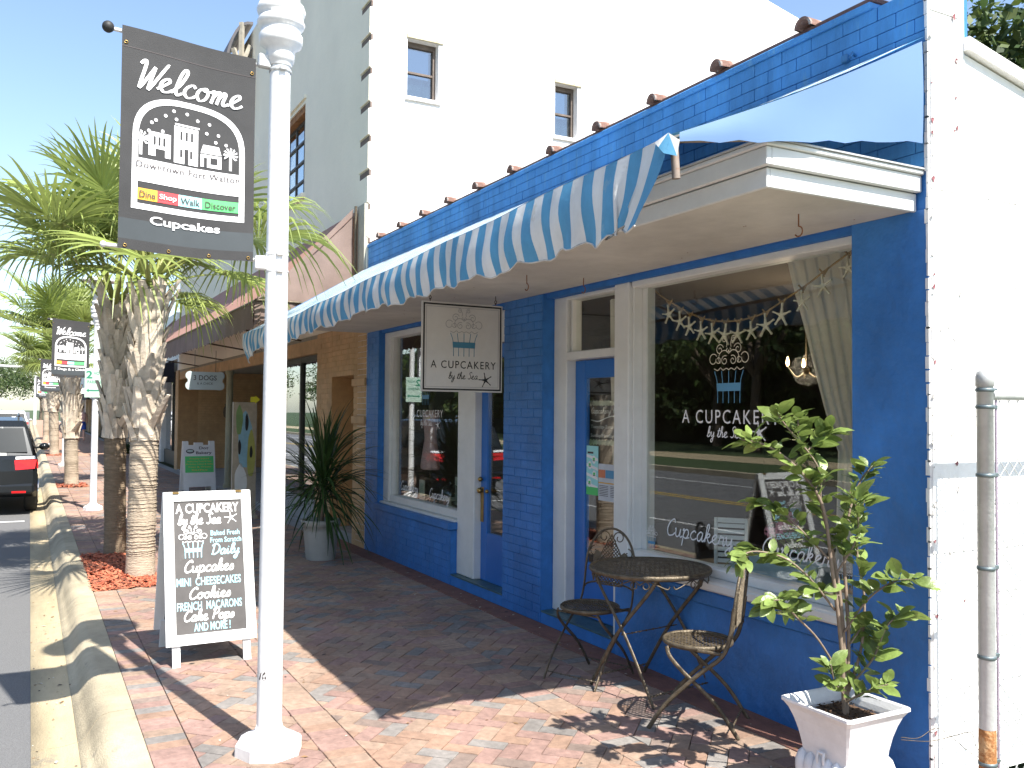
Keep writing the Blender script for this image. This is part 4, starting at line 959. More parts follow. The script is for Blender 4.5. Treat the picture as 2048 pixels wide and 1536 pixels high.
# ------------------------------------------------------------------ bistro set
def lattice(mb, R, z, pitch=.0235, w=.0085, t=.003, th0=0., squash=1., mi=0):
    """woven diagonal strips clipped to a disc"""
    for dirn in (0, 1):
        a = th0+PI/4+dirn*PI/2; c, s_ = math.cos(a), math.sin(a); k = -int(R/pitch)
        while k*pitch < R:
            o = k*pitch
            if abs(o) < R-.004:
                h_ = math.sqrt(R*R-o*o); zz = z+dirn*t
                q = [(o-w/2, -h_), (o+w/2, -h_), (o+w/2, h_), (o-w/2, h_)]
                P_ = [(x*c-y*s_, (x*s_+y*c)*squash, zz) for x, y in q]; mb.prism(P_, (0, 0, t*.9), mi)
            k += 1
def ring(mb, R, z, r, n=40, mi=0, flat=None, squash=1): mb.tube([(R*math.cos(2*PI*k/n), R*math.sin(2*PI*k/n)*squash, z) for k in range(n+1)], r, 6, mi, cap=False, flat=flat)
def beads(mb, p, q, r=.004, n=12):
    p, q = Vector(p), Vector(q); mb.tube([p, q], r*.8, 6)
    for i in range(n): c = p+(q-p)*((i+.5)/n); mb.sphere(tuple(c), r*1.45, 6)
def bistro_chair(loc, ang, label):
    t = thing("bistro_chair", label, "chair", loc, ang, "round backed iron folding chairs at the bistro table")
    sh = .425
    b = MB(); lattice(b, .172, sh, th0=.2); ring(b, .175, sh, .008, flat=(1, 1.6)); ring(b, .168, sh-.012, .004); b.build("seat", IRON, t, local=True)
    # back frame: two uprights joined in an arch, running down to the front feet
    for s_ in (1, -1):
        b = MB(); pts = smooth_pts([(.215, s_*.185, 0), (.12, s_*.188, .14), (-.04, s_*.19, .30), (-.155, s_*.188, .40), (-.195, s_*.183, .50), (-.215, s_*.180, .64)], 4)
        b.tube(pts, .0085, 6, flat=(.6, 1.3)); b.build("leg", IRON, t, local=True)
        b = MB(); pts = smooth_pts([(-.235, s_*.165, 0), (-.12, s_*.168, .16), (.04, s_*.168, .30), (.11, s_*.16, .37), (.13, s_*.145, .415)], 4); b.tube(pts, .0085, 6, flat=(.6, 1.3)); b.build("leg", IRON, t, local=True)
    b = MB()
    arch = [(-.215-.03*math.sin(a), .180*math.cos(a), .64+.235*math.sin(a)) for a in [PI*k/20 for k in range(21)]]
    b.tube(arch, .0075, 8)
    low = [(-.205, .182*math.cos(a), .50+.045*math.sin(a)) for a in [PI*k/12 for k in range(13)]]; b.tube(low, .006, 6)
    b.build("back_frame", IRON, t, local=True)
    # woven medallion and scrolls in the back
    b = MB(); F = Frame((-.222, 0, .665), (0, 1, 0), (-.10, 0, 1))
    pts = []
    def inside(x, y): return (abs(x) < .105*(1-max(0, y)/.19)+.0) and -.14 < y < .17 and (abs(x) < .118-.25*max(0, -y-.02))
    for dirn in (1, -1):
        for k in range(-16, 17):
            o = k*.0165; run = None; prev = None
            for i in range(-60, 61):
                s2 = i*.005; x = (s2+o)*.7071; y = (s2-o)*.7071*dirn
                if dirn == -1: x, y = (s2+o)*.7071, -(s2-o)*.7071
                if inside(x, y):
                    if run is None: run = (x, y)
                    prev = (x, y)
                elif run:
                    if prev != run: a_, c_ = run, prev; b.tube([F.p(a_[0], a_[1], .001*dirn), F.p(c_[0], c_[1], .001*dirn)], .0034, 4)
                    run = None
    b.tube([F.p(x, y, .001) for x, y in ((-.118, -.02), (-.09, -.14), (.09, -.14), (.118, -.02), (.0, .175), (-.118, -.02))], .0045, 5)
    b.build("woven_panel", IRON, t, local=True)
    b = MB()
    for s_ in (1, -1):
        l = arcpts(.055*s_, .155, .042, 180 if s_ > 0 else 0, (180-400) if s_ > 0 else 400, .012, 18); b.tube([F.p(p.x, p.y) for p in l], .0036, 5)
        l = arcpts(.125*s_, .06, .035, 90, 90-s_*330, .010, 16); b.tube([F.p(p.x, p.y) for p in l], .0036, 5)
        lf = [F.p(s_*.10+s_*.02*math.cos(k)*1.6, .02+.05*math.sin(k)) for k in [0, .8, 1.6, 2.4, 3.1, 4., 5., 5.8]]; b.prism(lf, F.n*.002)
    b.build("scroll", IRON, t, local=True)
    for p_, q_ in (((.185, -.187, .045), (.185, .187, .045)), ((-.20, -.166, .05), (-.20, .166, .05))): b = MB(); beads(b, p_, q_); b.build("stretcher", IRON, t, local=True)
    b = MB(); b.tube([(-.155, -.188, .40), (-.155, .188, .40)], .006, 6); b.tube([(.12, -.155, .40), (.12, .155, .40)], .006, 6)
    for s_ in (1, -1): b.tube([(-.16, s_*.18, .41), (0.0, s_*.175, .418), (.1, s_*.14, .418)], .006, 6, flat=(.5, 1.5))
    b.build("seat_bracket", IRON, t, local=True)
    return t
bistro_chair((-4.63, -.44, 0), R_(292), "iron bistro chair left of the round table, its back in front of the blue door")
bistro_chair((-3.70, -.38, 0), R_(219), "iron bistro chair right of the table, seen edge-on beside the potted plant")
tb = thing("bistro_table", "round woven iron folding table between two bistro chairs", "table", (-4.27, -.26, 0), R_(8))
b = MB(); lattice(b, .345, .70, .028, .010, .003); b.lathe([(.345, .693), (.352, .690), (.356, .700), (.352, .712), (.343, .712), (.343, .700)], 48, cap=False); ring(b, .347, .698, .008, 48, flat=(1, 1.8)); ring(b, .30, .697, .004, 40); ring(b, .12, .697, .004, 30); b.build("tabletop", IRON, tb, local=True)
for s_ in (1, -1):
    for (xa, xb) in ((-.27, .25), (.27, -.25)):
        yy = s_*(.215 if xa < 0 else .235)
        b = MB(); b.tube(smooth_pts([(xa, yy, 0), (xa*.2, yy, .33), (xb*.75, yy*.95, .60), (xb, yy*.85, .695)], 4), .0095, 6, flat=(.7, 1.3)); b.build("leg", IRON, tb, local=True)
for x_ in (-.24, .24):
    b = MB(); beads(b, (x_, -.225, .06), (x_, .225, .06), .005, 16); b.build("stretcher", IRON, tb, local=True)
b = MB(); beads(b, (.0, -.225, .345), (.0, .225, .345), .0045, 8); b.build("stretcher", IRON, tb, local=True)
for k in range(6):
    b = MB(); a0 = 2*PI*k/6+.1; rr = .335
    class Cy(Frame):
        def __init__(s): pass
        def p(s, x, y, d=0): a = a0+x/rr; return Vector((rr*math.cos(a), rr*math.sin(a), .69+y))
    C_ = Cy()
    for s_ in (1, -1):
        b.tube([C_.p(p.x, p.y) for p in arcpts(.03*s_, -.035, .025, 90 if s_ > 0 else 90, 90-s_*320, .010, 14)], .0036, 5)
        b.tube([C_.p(p.x, p.y) for p in smooth_pts([(.0, -.03, 0), (s_*.04, -.008, 0), (s_*.10, -.03, 0), (s_*.15, -.05, 0), (s_*.165, -.035, 0)], 4)], .0036, 5)
    b.build("scroll", IRON, tb, local=True)

# ------------------------------------------------------------------ white square planter and its leggy plant
pt = thing("planter", "square white flared planter with lobed base by the white wall corner", "planter", (-2.72, -.405, 0)); pt.scale = (.92, .92, .90)
def sq_loft(mb, prof, mi=0, cap=True):
    b = len(mb.v)
    for h, z in prof:
        c_ = h*.94
        for x, y in ((-h, -c_), (-c_, -h), (c_, -h), (h, -c_), (h, c_), (c_, h), (-c_, h), (-h, c_)): mb.v.append((x, y, z))
    for i in range(len(prof)-1):
        for k in range(8): k2 = (k+1) % 8; mb.face((b+i*8+k, b+i*8+k2, b+(i+1)*8+k2, b+(i+1)*8+k), mi, False)
    if cap: mb.face([b+k for k in range(8)][::-1], mi)
b = MB(); sq_loft(b, [(.135, .0), (.155, .012), (.150, .03), (.120, .055), (.125, .12), (.130, .17), (.137, .23), (.148, .29), (.163, .345), (.180, .39), (.196, .415), (.203, .42), (.203, .432), (.196, .437), (.186, .43), (.172, .40), (.165, .375)])
pb = b.build("pot", POTW, pt, local=True)
b = MB()
for i in range(6):
    o = -.125+.05*i
    for sx, sy in ((0, -1), (1, 0), (0, 1), (-1, 0)):
        x = o if sx == 0 else sx*.135; y = o if sy == 0 else sy*.135
        b.lathe([(.004, .05), (.024, .065), (.035, .11), (.033, .15), (.02, .185), (.003, .20)], 10, (x, y, 0))
b.build("lobe", POTW, pb, local=True)
b = MB()
for s_ in (-.018, .018): b.tube(smooth_pts([(s_, -.135, .15), (s_, -.152, .17), (s_, -.158, .20), (s_*.9, -.150, .225)], 3), .007, 6)
b.tube([(-.02, -.152, .223), (.02, -.152, .223)], .007, 6); b.build("handle", POTW, pb, local=True)
b = MB(); b.box(-.148, .148, -.148, .148, .33, .372)
for _ in range(160):
    x, y = rnd.uniform(-.155, .155), rnd.uniform(-.155, .155); s_ = rnd.uniform(.004, .014); b.poly([(x-s_, y, .376), (x, y-s_*.7, .379+s_*.5), (x+s_, y+s_*.2, .377), (x, y+s_, .380+s_*.4)])
b.build("soil", SOIL, pt, local=True)
pl = thing("pot_plant", "tall leggy plant with glossy oval leaves growing from the white planter", "plant", (-2.72, -.405, .335))
sdir = Vector((.47, .883, 0)); ddir = Vector((-.883, .47, 0))
BR = [([(0, 0), (-.02, .33), (-.06, .63), (-.10, .88), (-.20, 1.03), (-.33, 1.13), (-.45, 1.16)], -.04, .012), ([(0, 0), (0, .33), (-.03, .63), (-.10, .93), (-.17, 1.14), (-.18, 1.27)], .05, .013),
      ([(.01, 0), (.03, .33), (.02, .63), (.05, .83), (.12, .98), (.19, 1.05)], .08, .011), ([(-.04, .44), (-.16, .58), (-.28, .67), (-.42, .70), (-.50, .66)], -.14, .006),
      ([(-.01, .15), (-.12, .32), (-.22, .42), (-.31, .50), (-.36, .47)], -.10, .006), ([(.02, .1), (.1, .28), (.13, .48), (.11, .65), (.13, .80), (.16, .90)], .12, .008),
      ([(.02, .12), (.13, .24), (.19, .38), (.26, .44)], -.05, .006), ([(0, .05), (.08, .12), (.17, .16)], -.1, .005), ([(-.06, .65), (-.18, .78), (-.27, .86), (-.35, .88)], .10, .005),
      ([(0, .35), (.10, .50), (.2, .58), (.28, .60)], -.15, .005), ([(-.02, .5), (-.13, .50), (-.24, .44)], .14, .005), ([(-.1, .9), (-.12, 1.05), (-.26, 1.22), (-.30, 1.27)], -.06, .005),
      ([(0, .08), (-.07, .16), (-.10, .24)], -.12, .004), ([(.03, .3), (.12, .36), (.17, .30)], .1, .004), ([(-.03, .6), (.04, .74), (.03, .86), (-.02, .95)], -.12, .005), ([(-.17, 1.1), (-.10, 1.16), (-.04, 1.2)], .02, .004)]
def leaf_mesh(L_, Wd, fold, curl, seed):
    r_ = random.Random(seed); b = MB(); n = 7
    for i in range(n+1):
        t = i/n; w = Wd*(math.sin(PI*min(1, t**.85))**.8 if 0 < t < 1 else 0)*(.85+.3*t); z = -curl*t*t*L_+.01*math.sin(t*7+seed)*L_
        b.v += [(t*L_, -w, z+fold*w+.002*r_.uniform(-1, 1)), (t*L_, 0, z), (t*L_, w, z+fold*w+.002*r_.uniform(-1, 1))]
    for i in range(n): q = 3*i; b.face((q, q+3, q+4, q+1), 0, True); b.face((q+1, q+4, q+5, q+2), 0, True)
    b.tube([(-.012, 0, .0), (0, 0, 0)], .0012, 4, 1); b.tube([(i/n*L_*.95, 0, -curl*(i/n)**2*L_+.01*math.sin(i/n*7+seed)*L_+.0006) for i in range(n)], .0009, 3, 1)
    return b.mesh("leaf", [LEAF, mat("leaf vein", (.2, .28, .08), .5)])
leafM = [leaf_mesh(.088, .0235, .15, .22, 1), leaf_mesh(.098, .027, .10, .38, 2), leaf_mesh(.072, .021, .22, .1, 3), leaf_mesh(.108, .029, .12, .3, 4)]
b = MB(); nodes = []
for path, dof, r0 in BR:
    path = [((s_ if s_ < 0 else s_*.84), z) for s_, z in path]; pts = [sdir*s_+ddir*(dof*min(1, (i/(len(path)-1))*1.3))+Vector((0, 0, z)) for i, (s_, z) in enumerate(path)]
    if path[0][1] >= .3: pts = [sdir*s_+ddir*(dof*(i/(len(path)-1)))+Vector((0, 0, z)) for i, (s_, z) in enumerate(path)]
    sp = smooth_pts(pts, 5); m_ = len(sp)
    b.tube(sp, [r0*.72*(1-.75*i/m_)+.0012 for i in range(m_)], 6)
    for i in range(m_-1):
        t = i/m_; low = .42 if path[0][1] < .3 and len(path) > 4 else .12
        if t > low: nodes.append((sp[i], (sp[i+1]-sp[i]).normalized(), t))
b.build("stem", TWIG, pl, local=True)
lr = random.Random(21); cnt = 0; lr.shuffle(nodes); extra = MB()
for (p, d, t) in nodes:
    k = 3
    if t > .9: k = 6
    for _ in range(k):
        cnt += 1
        az = lr.uniform(0, 2*PI); side = Vector((math.cos(az), math.sin(az), lr.uniform(-.35, .75))); dr = (d*.7+side*.9).normalized()
        q = dr.to_track_quat('X', 'Z'); e = (q.to_matrix() @ Matrix.Rotation(lr.uniform(-.9, .9), 3, 'X')).to_euler(); s_ = lr.uniform(.58, 1.08)
        me_ = lr.choice(leafM); pp = p+dr*.012+Vector([lr.uniform(-.01, .01) for _q in range(3)])
        if cnt <= 298: inst("leaf", me_, pl, pp, e, (s_,)*3)
        else:
            mw = Matrix.Translation(pp) @ e.to_matrix().to_4x4() @ Matrix.Scale(s_*.9, 4); b0 = len(extra.v); extra.v += [tuple(mw @ v.co) for v in me_.vertices]
            for f_ in me_.polygons: extra.face([b0+q_ for q_ in f_.vertices], f_.material_index, f_.use_smooth)
extra.build("leaves", [LEAF, MATS["leaf vein"]], pl, local=True, kind='stuff')
# dead leaves and twigs in the pot are part of the soil; wires tie the planter to the fence post
wr = thing("wire", "thin twisted wire strung from the planter to the fence post", "wire", (-2.45, -.2, .25))
b = MB()
b.tube(smooth_pts([(-2.50, -.33, .30), (-2.52, -.20, .27), (-2.50, -.10, .30), (-2.46, 0.0, .22), (-2.42, .03, .19), (-2.36, .01, .20), (-2.33, .05, .19)], 6), .0016, 5)
b.tube(smooth_pts([(-2.50, -.33, .29), (-2.51, -.14, .25), (-2.47, -.05, .27), (-2.43, .01, .285), (-2.38, -.02, .24), (-2.33, .02, .20)], 6), .0016, 5)
b.build("strand", IRON, wr)

# ------------------------------------------------------------------ chain link fence beside the white wall
fp = thing("chain_link_fence", "chain link fence with galvanised end post against the white side wall", "fence", (-2.35, 0, 0))
b = MB(); b.lathe([(.0325, -.1), (.0325, 1.725), (.036, 1.727), (.036, 1.765), (.030, 1.785), (.012, 1.797), (.002, 1.80)], 20, (-2.35, -.0, 0)); b.build("post", GALV, fp)
b = MB(); b.lathe([(.033, .0), (.0335, .02), (.0335, .30), (.033, .33)], 20, (-2.35, 0, 0), cap=False); b.build("rust_sleeve", mat("flaking rust", (.34, .15, .05), .9, var=.35, scale=18, bump=.6, spots=(9, .5, (.5, .32, .16), .9)), fp)
for z in (.19, .62, .98, 1.36, 1.64, 1.71):
    b = MB(); b.lathe([(.0335, z-.008), (.0365, z-.006), (.0365, z+.006), (.0335, z+.008)], 20, (-2.35, 0, 0), cap=False); b.cbox(-2.358, -2.342, .03, .075, z-.008, z+.008, 0, .002); b.build("band", mat("dark band steel", (.16, .2, .21), .5, .6), fp)
b = MB(); b.tube([(-2.35, .035, 1.69), (-2.35, 6.0, 1.69)], .021, 12); b.build("top_rail", GALV, fp)
b = MB(); b.cbox(-2.353, -2.347, .066, .078, .05, 1.72, 0, .001); b.build("tension_bar", mat("lilac grey tension bar", (.40, .33, .40), .5, .5), fp)
b = MB(); hgt = 1.66; P_ = .062
yy = .072
def wire_seg(b, p, q): b.tube([p, q], .0017, 4, cap=False)
k0 = int(hgt/P_)+1
for k in range(-k0*1, int(5.8/P_)+1):
    for sg in (1, -1):
        # diagonal y = yy + k*P +- z*.9
        ya_, yb_ = yy+k*P_*1.0+(0 if sg > 0 else hgt), yy+k*P_+(hgt if sg > 0 else 0)
        (y0_, z0_), (y1_, z1_) = (yy+k*P_, .03), (yy+k*P_+hgt, .03+hgt)
        if y1_ < yy or y0_ > 5.8: continue
        if y0_ < yy: z0_ += yy-y0_; y0_ = yy
        if y1_ > 5.8: z1_ -= y1_-5.8; y1_ = 5.8
        if sg < 0: z0_, z1_ = hgt+.06-z0_, hgt+.06-z1_
        wire_seg(b, (-2.35+.002*sg, y0_, z0_), (-2.35+.002*sg, y1_, z1_))
b.build("mesh_wire", GALV, fp, kind='stuff')

# ------------------------------------------------------------------ tall pale building next door
tb2 = thing("corner_building", "tall two storey building, grey front, bright white side wall, behind the blue shop", "building", (-17.7, 0, 0))
XA, XB = -10.09, -25.3
b = MB()
# front wall above the shopfront with one window opening
WX0, WX1, WZ0, WZ1 = -14.9, -12.98, 4.80, 6.12
b.box(XB, WX0, 0, .35, 2.65, 8.6); b.box(WX1, XA-.34, 0, .35, 2.65, 8.6); b.box(WX0, WX1, 0, .35, 2.65, WZ0); b.box(WX0, WX1, 0, .35, WZ1, 8.6)
b.build("front_wall", GREYW, tb2)
b = MB()
# side wall (white) with two openings, kept as strips so the windows are real holes
def sidewall(mb, holes, ytop):
    ys = sorted({0, 24}|{h[0] for h in holes}|{h[1] for h in holes})
    for a, c in zip(ys, ys[1:]):
        hs = [h for h in holes if h[0] <= a and h[1] >= c]; za = 0
        segs = []
        for h in hs: segs.append((za, h[2])); za = h[3]
        for z0, z1 in segs: mb.box(XA-.33, XA, a, c, z0, z1)
        t0, t1 = ytop(a), ytop(c); mb.prism([(XA-.33, a, za), (XA-.33, c, za), (XA-.33, c, t1), (XA-.33, a, t0)][::1], (.33, 0, 0))
yt = lambda y: 8.65 if y < 2.8 else 8.65-(y-2.8)*.215
SH = [(.459, .870, 5.41, 6.12), (2.537, 2.885, 5.25, 5.95)]
ysb = [0, .459, .870, 2.537, 2.8, 2.885, 24]
sidewall(b, SH, yt)
b.build("side_wall", WMAS, tb2)
b = MB()
for k in range(14):
    z = 2.9+.405*k-.05*0; zc = 6.04-.405*7+.405*k
    if zc > 3.0: b.box(XA-.36, XA-.335, -.012, .0, zc-.04, zc+.04) if False else b.box(XA-.34, XA+.002, -.003, .02, zc-.035, zc+.035)
# raised blocks at the corner so that the joints read as recesses
qs = MB(); 
for k in range(14):
    zc = 6.04-.405*7+.405*k
    if zc > 3.0:
        q = MB(); q.cbox(XA-.335, XA+.001, -.022, -.0035, zc+.045, zc+.405-.045, 0, .004); q.build("quoin", GREYW, tb2)
b.build("quoin_joint", QUOIN, tb2, kind='stuff')
b = MB(); b.box(XB, XA-.33, .35, 20, 4.6, 4.7); b.build("roof", ROOMD, tb2)
# side windows
for (y0, y1, z0, z1), zc in zip(SH, (.0, 0)):
    f = MB(); f.box(XA-.16, XA-.10, y0, y0+.035, z0, z1); f.box(XA-.16, XA-.10, y1-.035, y1, z0, z1); f.box(XA-.16, XA-.10, y0+.035, y1-.035, z0, z0+.04); f.box(XA-.16, XA-.10, y0+.035, y1-.035, z1-.06, z1)
    zm = (z0+z1)/2-.02; f.box(XA-.15, XA-.105, y0+.035, y1-.035, zm-.012, zm+.012)
    fo = f.build("window", mat("old brown sash", (.13, .10, .08), .6, var=.3), tb2)
    p = MB(); p.box(XA-.135, XA-.130, y0+.036, y1-.036, z0+.041, z1-.061); p.build("pane", GLASS2, fo)
    p = MB(); p.box(XA-.20, XA-.18, y0+.02, y1-.15, z0+.03, z0+.30); p.box(XA-.20, XA-.18, y1-.14, y1-.02, z0+.03, z0+.30); p.build("blind", mat("pale blind", (.45, .5, .5), .7), fo)
    p = MB(); p.box(XA-.10, XA+.02, y0-.01, y1+.06, z1+.001, z1+.05, ch=.006); p.build("lintel", mat("stained lintel", (.55, .5, .36), .8, var=.2, spots=(14, .55, (.35, .28, .12), .6)), fo)
    p = MB(); p.box(XA-.10, XA+.03, y0-.03, y1+.03, z0-.05, z0-.001, ch=.006); p.build("sill", WMAS, fo)
# front window, steel sash 3 x 4
f = MB(); xs_ = [WX0+(WX1-WX0)*i/4 for i in range(5)]; zs_ = [WZ0+(WZ1-WZ0-.12)*i/4 for i in range(5)]
for x in xs_: f.box(x-.02, x+.02, .12, .16, WZ0, WZ1-.1)
for z in zs_: f.box(WX0, WX1, .115, .155, z-.018, z+.018)
fo = f.build("window", mat("dark steel sash", (.07, .06, .055), .6, var=.3), tb2)
for i in range(4):
    for j in range(4):
        p = MB(); p.box(xs_[i]+.02, xs_[i+1]-.02, .135, .14, zs_[j]+.02, zs_[j+1]-.02); p.build("pane", GLASS2, fo)
p = MB(); p.box(WX0, WX1, .02, .34, WZ1-.1, WZ1-.001); p.build("lintel", mat("rusted lintel", (.28, .13, .05), .9, var=.4), fo)
p = MB(); p.box(WX0-.05, WX1+.05, -.06, .34, WZ0-.09, WZ0-.02, ch=.01); p.build("sill", GREYW, fo)
p = MB(); p.box(WX0-.15, WX1+.04, -.03, .0, WZ1+.06, WZ1+.11); p.build("hood_mould", GREYW, fo)
p = MB(); p.box(WX0, WX1, .6, .62, WZ0, WZ1); p.box(WX0-.5, WX1+.3, 1.2, 1.3, 4.0, 7.2); p.build("room", ROOMD, tb2)
# curved bracketed hood high on the front
b = MB(); n = 12
for i in range(n):
    a0, a1 = PI*.5*i/n, PI*.5*(i+1)/n
    def H(a, dr): return (-(.50+dr)*math.sin(a)**.8, 7.15+(1.55+dr)*math.cos(a))
    (ya, za), (yb, zb) = H(a0, 0), H(a1, 0); (yc, zc), (yd, zd) = H(a1, .05), H(a0, .05)
    b.prism([(-18.2, ya, za), (-18.2, yb, zb), (-18.2, yc, zc), (-18.2, yd, zd)], (1.5, 0, 0))
b.build("curved_hood", mat("dark hood sheet", (.06, .055, .06), .6, var=.2), tb2)
for (p, q) in (((-16.72, -.02, 7.2), (-16.72, -.34, 8.2)), ((-16.72, -.44, 7.25), (-16.72, -.05, 8.3)), ((-16.72, -.46, 7.2), (-16.72, -.42, 7.7)), ((-16.72, -.03, 7.2), (-16.72, -.48, 7.2)), ((-16.72, -.2, 7.2), (-16.72, -.2, 8.7))):
    b = MB(); b.tube([p, q], .05, 4, sm=False); b.build("bracket", mat("grey wood bracket", (.33, .3, .24), .8, var=.2), tb2)
# ---- ground floor shopfront of the neighbour, tan brick and glass under the brown awning
ng = thing("bakery_front", "tan brick and glass bakery shopfront with a deep shaded porch under the brown awning", "shop", (-17.7, .02, 0))
b = MB()
b.box(-10.55, -10.09, .004, .5, 0, 2.649); b.box(-11.45, -10.551, .004, .5, 2.04, 2.649); b.box(-11.45, -10.551, .42, .5, 0, 2.04); b.box(-12.15, -11.451, .004, .5, 0, 2.649)
b.box(-25.75, -25.2, .004, .5, 0, 2.649)
b.box(-25.6, -25.2, .5, 2.4, 0, 2.649); b.box(-25.2, -14.6, 2.3, 2.5, 0, .35)
b.box(-14.62, -14.45, .2, 2.3, 0, .35)
b.build("wall", TANJ, ng)
lay_bricks(ng, [(-10.55, -10.095, 0, 2.64, 0, 0), (-11.45, -10.55, 2.04, 2.64, 0, 0), (-12.15, -11.45, 0, 2.64, 0, 0), (-11.44, -10.56, .1, 2.03, .418, 0), (-25.74, -25.22, 0, 2.64, 0, 0)], [TAN], limit=280, proud=.005)
b = MB()
for r in range(36):
    for k in range(9):
        y0 = .5+.2*k-(.1 if r % 2 else 0)
        b.box(-25.2, -25.193, max(y0, .5)+.004, y0+.196, r*.0677+.004, r*.0677+.064)
b.build("end_bricks", TAN, ng, kind='stuff')
for z in (1.9, 1.45):
    b = MB(); b.box(-10.56, -10.085, -.03, .0, z, z+.09, ch=.005); b.build("brick_band", TAN, ng)
b = MB(); b.box(-25.2, -10.6, .02, 2.5, 2.60, 2.648); b.build("porch_ceiling", mat("porch ceiling paint", (.30, .28, .22), .8), ng)
b = MB(); b.box(-25.2, -12.2, .0, 2.5, -.05, .03, ch=.006); b.build("porch_floor", SLAB, ng)
b = MB(); b.box(-11.44, -10.56, .03, .41, -.05, .10); b.build("niche_step", SLAB, ng)
b = MB(); b.box(-25.2, -12.16, .02, .10, 2.40, 2.599); b.build("beam", TAN, ng)
# display window by the pier and the angled shopfront behind the porch
def glazed(parent, P, Q, z0, z1, cols, bar=.05, m=FRAMED, lab=None):
    P, Q = Vector(P), Vector(Q); d = (Q-P); L_ = d.length; d.normalize(); F = Frame(P, d, (0, 0, 1)); f = MB()
    for i in range(cols+1): x = L_*i/cols; fbox(f, F, max(0, x-bar/2), min(L_, x+bar/2), z0, z1, -.04, .04)
    for i in range(cols):
        a_, c_ = L_*i/cols+bar/2, L_*(i+1)/cols-bar/2
        fbox(f, F, a_, c_, z0, z0+bar, -.038, .038); fbox(f, F, a_, c_, z1-bar, z1, -.038, .038)
    fo = f.build("window", m, parent, label=lab)
    for i in range(cols):
        g_ = MB(); fbox(g_, F, L_*i/cols+bar/2, L_*(i+1)/cols-bar/2, z0+bar, z1-bar, -.004, .004); g_.build("pane", GLASS2, fo)
    return fo
glazed(ng, (-14.45, .12, 0), (-12.18, .12, 0), .35, 2.38, 2, .07)
glazed(ng, (-14.55, 2.2, 0), (-14.55, .2, 0), .35, 2.38, 2, .07) if False else None
glazed(ng, (-19.4, 2.28, 0), (-14.6, 2.28, 0), .35, 2.5, 4, .07)
glazed(ng, (-24.0, 2.28, 0), (-19.5, 2.28, 0), .05, 2.5, 4, .09, GRNMET)
b = MB(); b.box(-14.5, -12.2, .08, .18, .0, .349, ch=.01); b.build("stall_riser", mat("grey riser panel", (.32, .33, .33), .6), ng)
b = MB(); b.box(-25, -10.6, 2.6, 7, .0, .05); b.box(-25, -10.6, 6.9, 7, .05, 2.6); b.box(-14.4, -12.2, 1.6, 1.7, 0, 2.5); b.build("room", ROOMD, ng)
for x, y in ((-18.9, .12), (-14.75, .14)):
    b = MB(); b.lathe([(.10, .03), (.10, .1), (.075, .12), (.07, 1.2), (.065, 2.3), (.09, 2.35), (.09, 2.40)], 18, (x, y, 0)); b.build("column", GRNMET, ng)
b = MB(); b.lathe([(.01, -.16), (.05, -.12), (.065, .0), (.05, .1), (.02, .15)], 10, (-25.10, 1.2, 1.55)); b.tube([(-25.2, 1.2, 1.75), (-25.1, 1.2, 1.75), (-25.1, 1.2, 1.68)], .012); b.build("wall_lantern", IRON, ng)
# bone shaped hanging sign
bs = thing("bone_sign", "pale bone shaped hanging sign in front of the bakery porch", "sign", (-14.0, -1.17, 1.89))
F = Frame((.006, -.275, 0), (0, 1, 0), (0, 0, 1)); pts = []
for cx, cy, a0, a1 in ((.49, .07, -110, 60), (.49, .22, -60, 120), (.06, .22, 60, 240), (.06, .07, 120, 290)):
    pts += [(cx+.065*math.cos(R_(a0+(a1-a0)*i/8)), cy+.065*math.sin(R_(a0+(a1-a0)*i/8))) for i in range(9)]
b = MB(); b.prism([F.p(x, y, -.012) for x, y in pts], F.n*.012); b.build("board", mat("pale blue grey board", (.40, .47, .47), .6, var=.05), bs, local=True)
b = MB(); text_mb(b, "3 DOGS", F, .11, .15, .33, .075, bold=.01); text_mb(b, "& A CHICK", F, .16, .085, .23, .035); b.build("lettering", DKTXT, bs, local=True)
b = MB(); b.tube([(0, -.15, .26), (0, -.15, .60)], .004, 5); b.tube([(0, .15, .26), (0, .15, .60)], .004, 5); b.build("hanger", IRON, bs, local=True)
# ------------------------------------------------------------------ faded brown awning
ba = thing("brown_awning", "long faded brown fabric awning with scalloped valance on the building next door", "awning", (-17.7, -1.25, 2.8))
YB = -1.25; zt, zf = 4.03, 2.84
b = MB(); n = 60; m_ = 6
for i in range(n+1):
    x = -10.36-(14.9)*i/n
    for j in range(m_+1): t = j/m_; b.v.append((x, -.02+(YB+.02)*t, zt+(zf-zt)*t-.05*math.sin(PI*t)+.012*math.sin(i*1.9)*math.sin(PI*t)))
for i in range(n):
    for j in range(m_): q = i*(m_+1)+j; b.face((q, q+m_+1, q+m_+2, q+1), 0, True)
b.build("top_fabric", SALMON, ba)
b = MB(); n = 220
for i in range(n+1):
    x = -10.36-14.9*i/n; sc_ = abs(math.sin(PI*i/2.6))
    for j in range(4): t = j/3; b.v.append((x, YB+.012*math.sin(i*.7)*t, zf-.30*t*(1 if j < 3 else .93+.13*sc_)))
for i in range(n):
    for j in range(3): q = i*4+j; b.face((q, q+4, q+5, q+1), 0, True)
b.build("valance", BROWN, ba)
for X_, nm in ((-10.36, "end_panel"), (-25.26, "end_panel")):
    b = MB(); n = 14
    for i in range(n+1):
        t = i/n; y = YB+(-.10-YB)*t; top = zf+(zt-zf)*t-.03*math.sin(PI*t); bot = 2.56+.50*t+.02*math.sin(t*14)
        for j in range(6): f = j/5; b.v.append((X_+.022*math.sin(t*17+f*2)*math.sin(PI*f)+.02*math.sin(t*6), y, top+(bot-top)*f))
    for i in range(n):
        for j in range(5): q = i*6+j; b.face((q, q+1, q+7, q+6), 0, True)
    b.build(nm, BROWN, ba)
